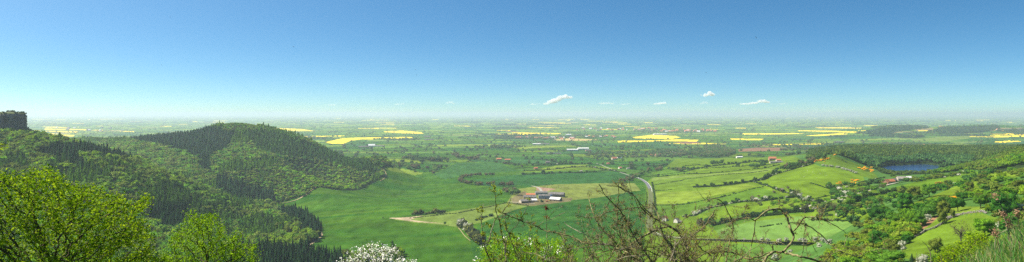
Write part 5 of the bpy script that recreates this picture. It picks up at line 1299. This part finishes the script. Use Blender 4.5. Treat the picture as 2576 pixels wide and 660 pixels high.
def finish(T, name, label, mmain, mtwig, budcol=(.20,.20,.03), budsize=.011, budn=3, basepx=None):
    V = np.concatenate(T.main.V); o = V[np.argmin(V[:,2])].copy()
    root = empty(name, tuple(o), label, 'bush')
    link('limbs', mesh_np('limbs', V-o, None, mmain, smooth=True, Q=np.concatenate(T.main.Q)), root)
    link('twigs', mesh_np('twigs', np.concatenate(T.tw.V)-o, None, mtwig, smooth=True, Q=np.concatenate(T.tw.Q)), root)
    if T.buds:
        V,TT,c = leaves(np.array(T.buds), budn, .006, budsize, [budcol,(budcol[0]*.8,budcol[1]*.9,budcol[2])], T.rng); link('buds', mesh_np('buds', V-o, TT, M_LEAF, cols=c), root)
def roots(T, pts, r, Y):
    """carry a limb on down to the ground out of the picture"""
    for (u,v) in pts:
        a = W3(u,v,Y); g = float(hxy(a[0]*1.0,Y))-.15; n = 8; X = np.stack([a+(np.array([a[0]+T.rng.normal(0,.2),Y+T.rng.normal(0,.15),g])-a)*s+np.array([math.sin(s*5+u)*.05,math.cos(s*4+u)*.05,0])*s for s in np.linspace(0,1,n)])
        T.main.add(X, np.linspace(r,r*1.5,n)*Y/F, 6)
def foreground():
    LF = [(.11,.19,.006),(.16,.25,.008),(.06,.125,.005),(.22,.30,.01)]
    near_bush([(-160,395),(-40,415),(10,422),(25,432),(55,432),(80,438),(96,428),(103,405),(112,404),(117,432),(140,420),(152,430),(172,452),(200,462),(228,462),(245,470),(262,458),(272,480),(300,498),(318,484),(330,500),(372,492),(384,500),(380,530),(368,550),(392,590),(380,620),(410,660),(410,780),(-160,780)],
        4600, 10.0, 12.6, (120,720), 'large leafy green hawthorn filling the lower left corner', LF, 13, .042, .09, 1, r0=.0045, spread=.045, iters=180)
    near_bush([(398,800),(400,640),(418,618),(432,600),(425,582),(440,570),(455,580),(468,556),(478,518),(488,530),(492,548),(515,540),(522,566),(540,528),(552,535),(556,575),(585,590),(600,575),(612,600),(650,612),(655,800)],
        2300, 12.4, 14.2, (520,720), 'smaller leafy hawthorn with an open top, right of the large one', [(.13,.23,.007),(.18,.29,.01),(.08,.16,.006)], 14, .040, .10, 2, r0=.0045, spread=.05)
    near_bush([(-20,345),(12,350),(22,362),(18,380),(-10,384),(-60,390),(-60,350)], 60, 9.2, 9.7, (-70,400), 'single leafy sprig reaching in at the left edge under the cliff', [(.16,.24,.012),(.22,.28,.02)], 7, .032, .06, 3, name='hawthorn_sprig', spread=.03)
    near_bush([(838,690),(862,655),(880,640),(895,628),(905,618),(930,612),(958,618),(985,616),(1004,624),(1012,636),(1000,640),(985,655),(1030,640),(1046,652),(1060,690)], 560, 8.2, 9.0, (945,700), 'hawthorn branch covered in white blossom at the bottom edge', [(.10,.17,.02),(.14,.22,.03)], 6, .020, .05, 4, r0=.003, spread=.03, white=.42, wsize=.018)
    near_bush([(1192,700),(1198,655),(1210,628),(1232,600),(1250,592),(1290,588),(1330,600),(1352,590),(1380,612),(1410,600),(1440,632),(1460,700)], 1500, 7.0, 7.9, (1320,720), 'bright green feathery leaved shrub with a few white flower heads', [(.17,.30,.01),(.22,.36,.014),(.10,.20,.008)], 18, .026, .055, 5, name='leafy_shrub', r0=.0025, spread=.028, white=.035, wsize=.018, lw=.35)
    near_bush([(1010,690),(1050,655),(1062,652),(1075,662),(1085,690)], 60, 9, 9.5, (1055,700), 'small leafy twig tip at the bottom between blossom and crop', [(.06,.14,.015)], 6, .022, .06, 6, name='leafy_twig', spread=.03)
    near_bush([(2322,700),(2345,648),(2362,626),(2392,618),(2410,600),(2440,592),(2470,584),(2496,596),(2486,630),(2470,660),(2440,700)], 900, 14, 16.5, (2400,720), 'lime green sapling rising behind the left end of the grass bank', LF, 9, .04, .10, 8, name='sapling', spread=.05)
    rng = np.random.default_rng(40); mt = noisy('twig beige', (.10,.08,.05), (.36,.31,.21), 30); md = noisy('thorn twig dark', (.045,.036,.022), (.25,.21,.13), 24); mo = noisy('lichened limb', (.07,.065,.03), (.30,.28,.12), 25)
    # budding upright shoots
    T = Tangle(rng)
    for pts,a,b in [(z1((300,680),(290,540),(265,440),(245,330),(215,240),(218,150),(205,60)),2.0,.9),(z1((185,680),(130,560),(110,440),(95,330),(100,260),(115,185)),1.8,.8),(z1((150,520),(180,400),(215,300),(260,260),(320,190),(345,105)),1.5,.7),
                    (z1((400,640),(340,480),(300,380),(290,300)),1.4,.8),(z1((290,600),(300,480),(330,420),(400,340),(440,270),(500,160),(480,120)),1.2,.6),(z1((500,660),(490,500),(500,350),(510,270)),1.0,.6)]:
        T.limb(pts,a*1.15,b,6.3,.7,tl=14)
    for k in range(9):
        u0 = rng.uniform(1205,1420); T.limb([(u0,690),(u0+rng.normal(0,10),640),(u0+rng.normal(0,22),rng.uniform(560,610))],1.2,.5,6.4,.7,tl=16)
    roots(T,[(1273,665),(1238,665),(1335,668)],2.2,6.3)
    finish(T,'budding_hawthorn','thin upright budding hawthorn shoots in front of the green feathery shrub',md,md,(.22,.26,.02),.014,5)
    # red brown dead flower stalk
    T = Tangle(rng); X = T.limb(z1((645,540),(630,440),(628,340),(626,215)),1.1,.8,6.0,.3,tl=10); T.limb(z1((635,320),(680,310),(740,270),(780,250)),.9,.5,6.0,.5,tl=12); T.limb(z1((640,300),(690,240),(760,205)),.8,.4,6,.4,tl=10)
    r = np.array([X[-1]+rng.normal(0,.012,3) for _ in range(26)]+[X[-6]+rng.normal(0,.012,3) for _ in range(12)]); T.buds = list(r); roots(T,[(1380,620)],1.2,6.0)
    finish(T,'dead_flower_stalk','dry stalk with a dark red withered head between the shoots and the thorns',md,md,(.13,.035,.02),.016,2)
    # the big thorny tangle
    T = Tangle(rng)
    L = [(z1((265,255),(380,305),(500,350),(640,410),(800,440),(950,510),(1130,515),(1250,560),(1400,660)),1.5,2.4,1.0),(z8((290,20),(340,90),(400,140),(500,200),(610,260)),1.7,3.0,.8),(z8((610,260),(700,310),(760,380),(800,470),(820,550),(812,690)),3.6,4.6,.4),
         (z8((615,262),(500,290),(400,335),(300,390),(200,460),(120,570),(60,690)),3.0,3.2,.7),(z8((480,260),(530,350),(600,420),(640,470),(670,580),(700,690)),3.0,4.6,.9),(z1((1060,30),(1100,110),(1160,170),(1215,220),(1280,330),(1330,430),(1420,560),(1500,680)),1.3,2.6,1),
         (z1((965,100),(990,200),(1020,300),(1080,400),(1180,480),(1230,560),(1260,690)),1.1,2.4,1),(z1((1215,20),(1215,130),(1205,250),(1200,350),(1235,450),(1290,600),(1300,690)),1.1,2.4,1),(z1((860,250),(900,290),(1000,300),(1080,270),(1200,235),(1400,210)),.9,1.6,.8),
         (z1((1170,5),(1230,50),(1270,75),(1340,110),(1420,220),(1530,310)),1.1,1.7,1),(z1((1120,35),(1200,45),(1260,75)),.7,1.2,.6),(z1((1490,180),(1540,280),(1560,400),(1600,470),(1640,550),(1660,690)),1.2,2.6,1),(z1((1300,0),(1330,110),(1370,200),(1400,300)),.6,1.2,.8),
         (z1((900,690),(1000,600),(1150,560),(1300,545),(1450,560),(1560,620)),1.3,1.6,.8),(z1((1737,420),(1690,520),(1600,640)),1.3,1.8,.5),(z1((1030,330),(1100,250),(1130,200),(1150,130)),.7,1.3,.8),(z1((1560,200),(1600,260),(1610,330)),.6,1,.6)]
    for pts,a,b,tw in L: T.limb(pts,a,b,rng.uniform(5.8,6.6),tw,tl=22)
    env = lambda u: np.interp(u,[1380,1450,1500,1560,1640,1700,1760,1820,1900],[630,590,548,508,512,545,580,598,645])
    for k in range(68):
        u = rng.uniform(1390,1800); v = 690.0; a = rng.normal(0,.55); pts = [(u,v)]; top = env(u)+rng.uniform(-8,60)
        for q in range(40):
            a += rng.normal(0,.2); a *= .97; u += math.sin(a)*9; v -= math.cos(a)*9; pts.append((u,v))
            if v < top or abs(a) > 1.9: break
        if len(pts) > 3: T.limb(pts,rng.uniform(.9,1.9),.5,rng.uniform(5.6,6.8),.75,wob=2.2,tl=20)
    roots(T,[(1728,665),(1700,665),(1560,668),(1640,668),(1600,668)],4.5,6.2)
    finish(T,'thorn_bush','big bare tangled thorn bush in front of the road and the crops',mo,md,(.22,.20,.04),.010,2)
    # loose pale dry stems inside the tangle
    T = Tangle(rng)
    for pts in [z1((770,340),(830,380),(930,430),(1040,480),(1130,520)),z8((800,350),(700,460),(640,600),(610,690)),z8((690,400),(690,480),(660,560),(610,680)),z8((0,640),(150,600),(260,590),(400,590),(560,610),(740,640)),z8((0,550),(100,510),(200,490),(300,505)),z1((800,560),(900,540),(1050,520),(1150,515))]:
        T.limb(pts,1.0,.8,5.5,.25,tl=16)
    roots(T,[(1680,664)],1.4,5.5)
    finish(T,'bramble','pale beige dry stems arching through the dark thorn bush',mt,mt,(.3,.26,.16),.008,1)
    # gnarled branch at the right
    T = Tangle(rng)
    L = [(z2((0,690),(40,560),(50,500),(90,440),(180,370),(230,290),(260,240)),3.2,1.6,.8),(z2((190,175),(210,155),(240,140),(290,145),(340,185),(365,250),(405,310),(415,400),(385,480),(370,560),(350,690)),1.2,2.0,.8),(z2((230,585),(300,575),(400,580),(460,600),(530,635),(640,610),(700,580),(740,570)),1.8,2.4,.5),
         (z2((655,690),(680,610),(740,570),(820,580),(900,600),(1000,620),(1100,650),(1220,690)),4.2,2.6,.5),(z2((820,580),(850,540),(890,500),(905,470),(900,420),(870,370),(850,290),(810,250),(795,220),(740,230),(690,235),(650,265),(610,310),(580,320)),3.8,2.6,.45),
         (z2((900,405),(940,370),(965,320),(990,290),(1040,290),(1100,290),(1200,335),(1260,370),(1330,425)),2.6,.8,.6),(z2((580,320),(530,300),(470,300),(400,325)),1.8,1.0,.8),(z2((590,320),(585,400),(570,480),(550,560),(545,690)),1.5,1.0,.8),
         (z2((1000,350),(1080,400),(1150,460),(1200,510),(1260,560),(1330,590),(1420,610),(1500,580),(1590,550),(1660,548)),1.8,.8,.5),(z2((1120,690),(1230,580),(1300,560),(1400,555),(1500,545)),1.4,.6,.6),(z2((735,565),(730,510),(790,490),(830,520)),1.8,1.0,.5),
         (z2((990,290),(1000,400),(1050,500),(1090,580)),1.2,.6,.8),(z2((1125,300),(1150,240),(1172,180)),.7,.4,.3),(z2((880,300),(850,260),(830,330)),1.0,.5,.8),(z2((860,340),(930,340),(1010,350)),1.4,1.4,.7),(z2((870,290),(910,360),(980,350)),.9,.7,.6),(z2((380,270),(420,380),(390,450)),1.0,.8,.6),
         (z2((180,150),(140,100),(110,65)),.7,.4,.2),(z2((1430,445),(1460,540)),.6,.6,.1),(z2((1545,430),(1550,550)),.6,.6,.1),(z2((1340,440),(1310,540)),.6,.6,.1),(z2((1660,548),(1730,560)),.6,.3,.1),(z2((20,690),(150,600),(260,560),(330,540)),1.6,.9,.8),(z2((120,520),(160,560),(230,600)),1.8,1.6,.5),
         (z2((0,470),(60,455),(120,450),(200,450)),1.0,.8,.9),(z2((1180,700),(1200,600),(1260,640),(1330,700)),1,.6,.9),(z2((1000,350),(990,450),(980,560),(960,690)),1.0,.7,.5)]
    for pts,a,b,tw in L: T.limb(pts,a,b,rng.uniform(6.2,6.8),tw*.9,tl=20)
    for k in range(16):
        u = rng.uniform(1730,1860); v = 690.0; a = rng.normal(0,.5); pts = [(u,v)]; top = rng.uniform(560,640)
        for q in range(30):
            a += rng.normal(0,.25); u += math.sin(a)*9; v -= math.cos(a)*9; pts.append((u,v))
            if v < top: break
        T.limb(pts,1.6,.6,rng.uniform(6,6.8),.9,wob=2.2,tl=20)
    roots(T,[(1718,668),(1825,668),(1920,668)],4.5,6.5)
    finish(T,'gnarled_hawthorn','gnarled leafless hawthorn with a hooked dark limb over the right hand fields',mo,md,(.34,.24,.03),.010,2)
    # grass on the bank
    def blades(n, poly, Ya, Yb, hr, w, cols, rng):
        P = []
        while len(P) < n:
            u = rng.uniform(2300,2760,4000); Y = rng.uniform(Ya,Yb,4000); z = hz(u,Y); v = V0+(CZ-z)/Y*F; m = inpoly(u,v,poly); P += list(np.stack([(u-U0)/F*Y,Y,z],-1)[m])
        P = np.array(P[:n]); h = rng.uniform(*hr,n); a = rng.uniform(0,6.28,n); lean = rng.uniform(.1,.6,n); d = np.stack([np.cos(a),np.sin(a)],-1); d = d+np.array([-.5,0]); 
        s = rng.uniform(0,6.28,n); ww = np.stack([np.cos(s),np.sin(s),s*0],-1)*w*rng.uniform(.6,1.3,(n,1)); V=[]
        for f in (0,.4,.75,1.0):
            q = P+np.concatenate([d*(lean*h*f*f)[:,None],(h*(f-.25*lean*f*f))[:,None]],1); k = (1-f**2*.95); V += [q-ww*k, q+ww*k]
        V = np.stack(V,1).reshape(-1,3); i = np.arange(n)*8; T=[]
        for k in (0,2,4): T += [np.stack([i+k,i+k+1,i+k+3],-1),np.stack([i+k,i+k+3,i+k+2],-1)]
        c = pick(cols,n,rng,.25); return V,np.concatenate(T),np.repeat(c,8,axis=0)
    bank = [(2350,720),(2400,668),(2480,632),(2576,590),(2760,560),(2760,760),(2330,760)]
    S = [blades(7000,bank,4.2,10,(.05,.16),.0045,[(.085,.17,.015),(.13,.22,.02),(.06,.14,.04),(.14,.21,.04),(.18,.20,.06)],rng), blades(900,bank,4.5,9.5,(.14,.30),.006,[(.08,.20,.05),(.10,.23,.04)],rng), blades(900,bank,4.5,9.5,(.12,.28),.0022,[(.42,.34,.18),(.34,.27,.14)],rng)]
    V,T_,c = join(S); attrs(link('grass', mesh_np('grass',V,T_,M_LEAF,cols=c)), kind='stuff', label='long green grass with straw on the bank in the lower right corner')
    for i,(pts,heads,lab) in enumerate([(z3p((1175,420),(1155,330),(1130,230),(1095,150),(1060,108)),[0.99],'tallest pale curved dry stem against the dark tree at the right edge'),(z3p((1200,470),(1165,360),(1130,262)),[1],'dry seed head in front of the largest dark tree'),
         (z3p((1260,470),(1185,400),(1178,318)),[1,.9],'dry seed head low in front of the white hawthorn'),(z3p((1290,470),(1262,360),(1248,250)),[1,.93],'dry seed head near the right edge'),(z3p((1110,560),(1085,470),(1065,412)),[1,.9],'dry seed head left of the others above the grass'),
         (z3p((1303,330),(1240,370),(1150,400),(1060,460)),[],'pale dry stem arching left from the right edge'),(z3p((545,600),(532,560),(510,520),(475,492)),[],'small pale hooked stem over the walled paddock'),(z3p((640,690),(625,600)),[],'short pale stem at the bottom edge'),(z3p((440,690),(428,590)),[],'short upright stem beside the flowering bush at the bottom')]):
        T = TubeSet(); Y = 6.2; P = np.array([W3(a,b,Y) for a,b in pts]); k = max(range(len(P)), key=lambda q:-P[q][2]); P = P if P[0][2] < P[-1][2] else P[::-1]
        g = float(hxy(P[0][0],Y)); P = np.concatenate([[[P[0][0]+.02,Y,min(g,P[0][2]-.1)-.05]],P]); 
        t = np.linspace(0,len(P)-1,24); PP = np.stack([np.interp(t,np.arange(len(P)),P[:,q]) for q in range(3)],-1)
        for _ in range(3): PP[1:-1] = (PP[:-2]+2*PP[1:-1]+PP[2:])/4
        o = PP[0].copy(); T.add(PP-o, np.linspace(.0042,.002,24), 5); r = empty('dry_stalk', tuple(o), lab, 'dry stem'); link('stem', T.mesh('stem', mt), r)
        for f in heads:
            q = PP[int(f*23)]-o; V,TT,c = leaves(q[None], 60, .016, .018, [(.24,.15,.09),(.30,.20,.12)], rng); link('seed_head', mesh_np('seed_head',V,TT,M_LEAF,cols=c), r)
def z3p(*a): return [(2173.4+.3089*x, 456.1+.3089*y) for x,y in a]
left_woods()
right_woods()
slope_trees()
hedges()
tree_rows()
plain_trees()
buildings()
infrastructure()
sky_things()
foreground()
ground()
light_and_camera()
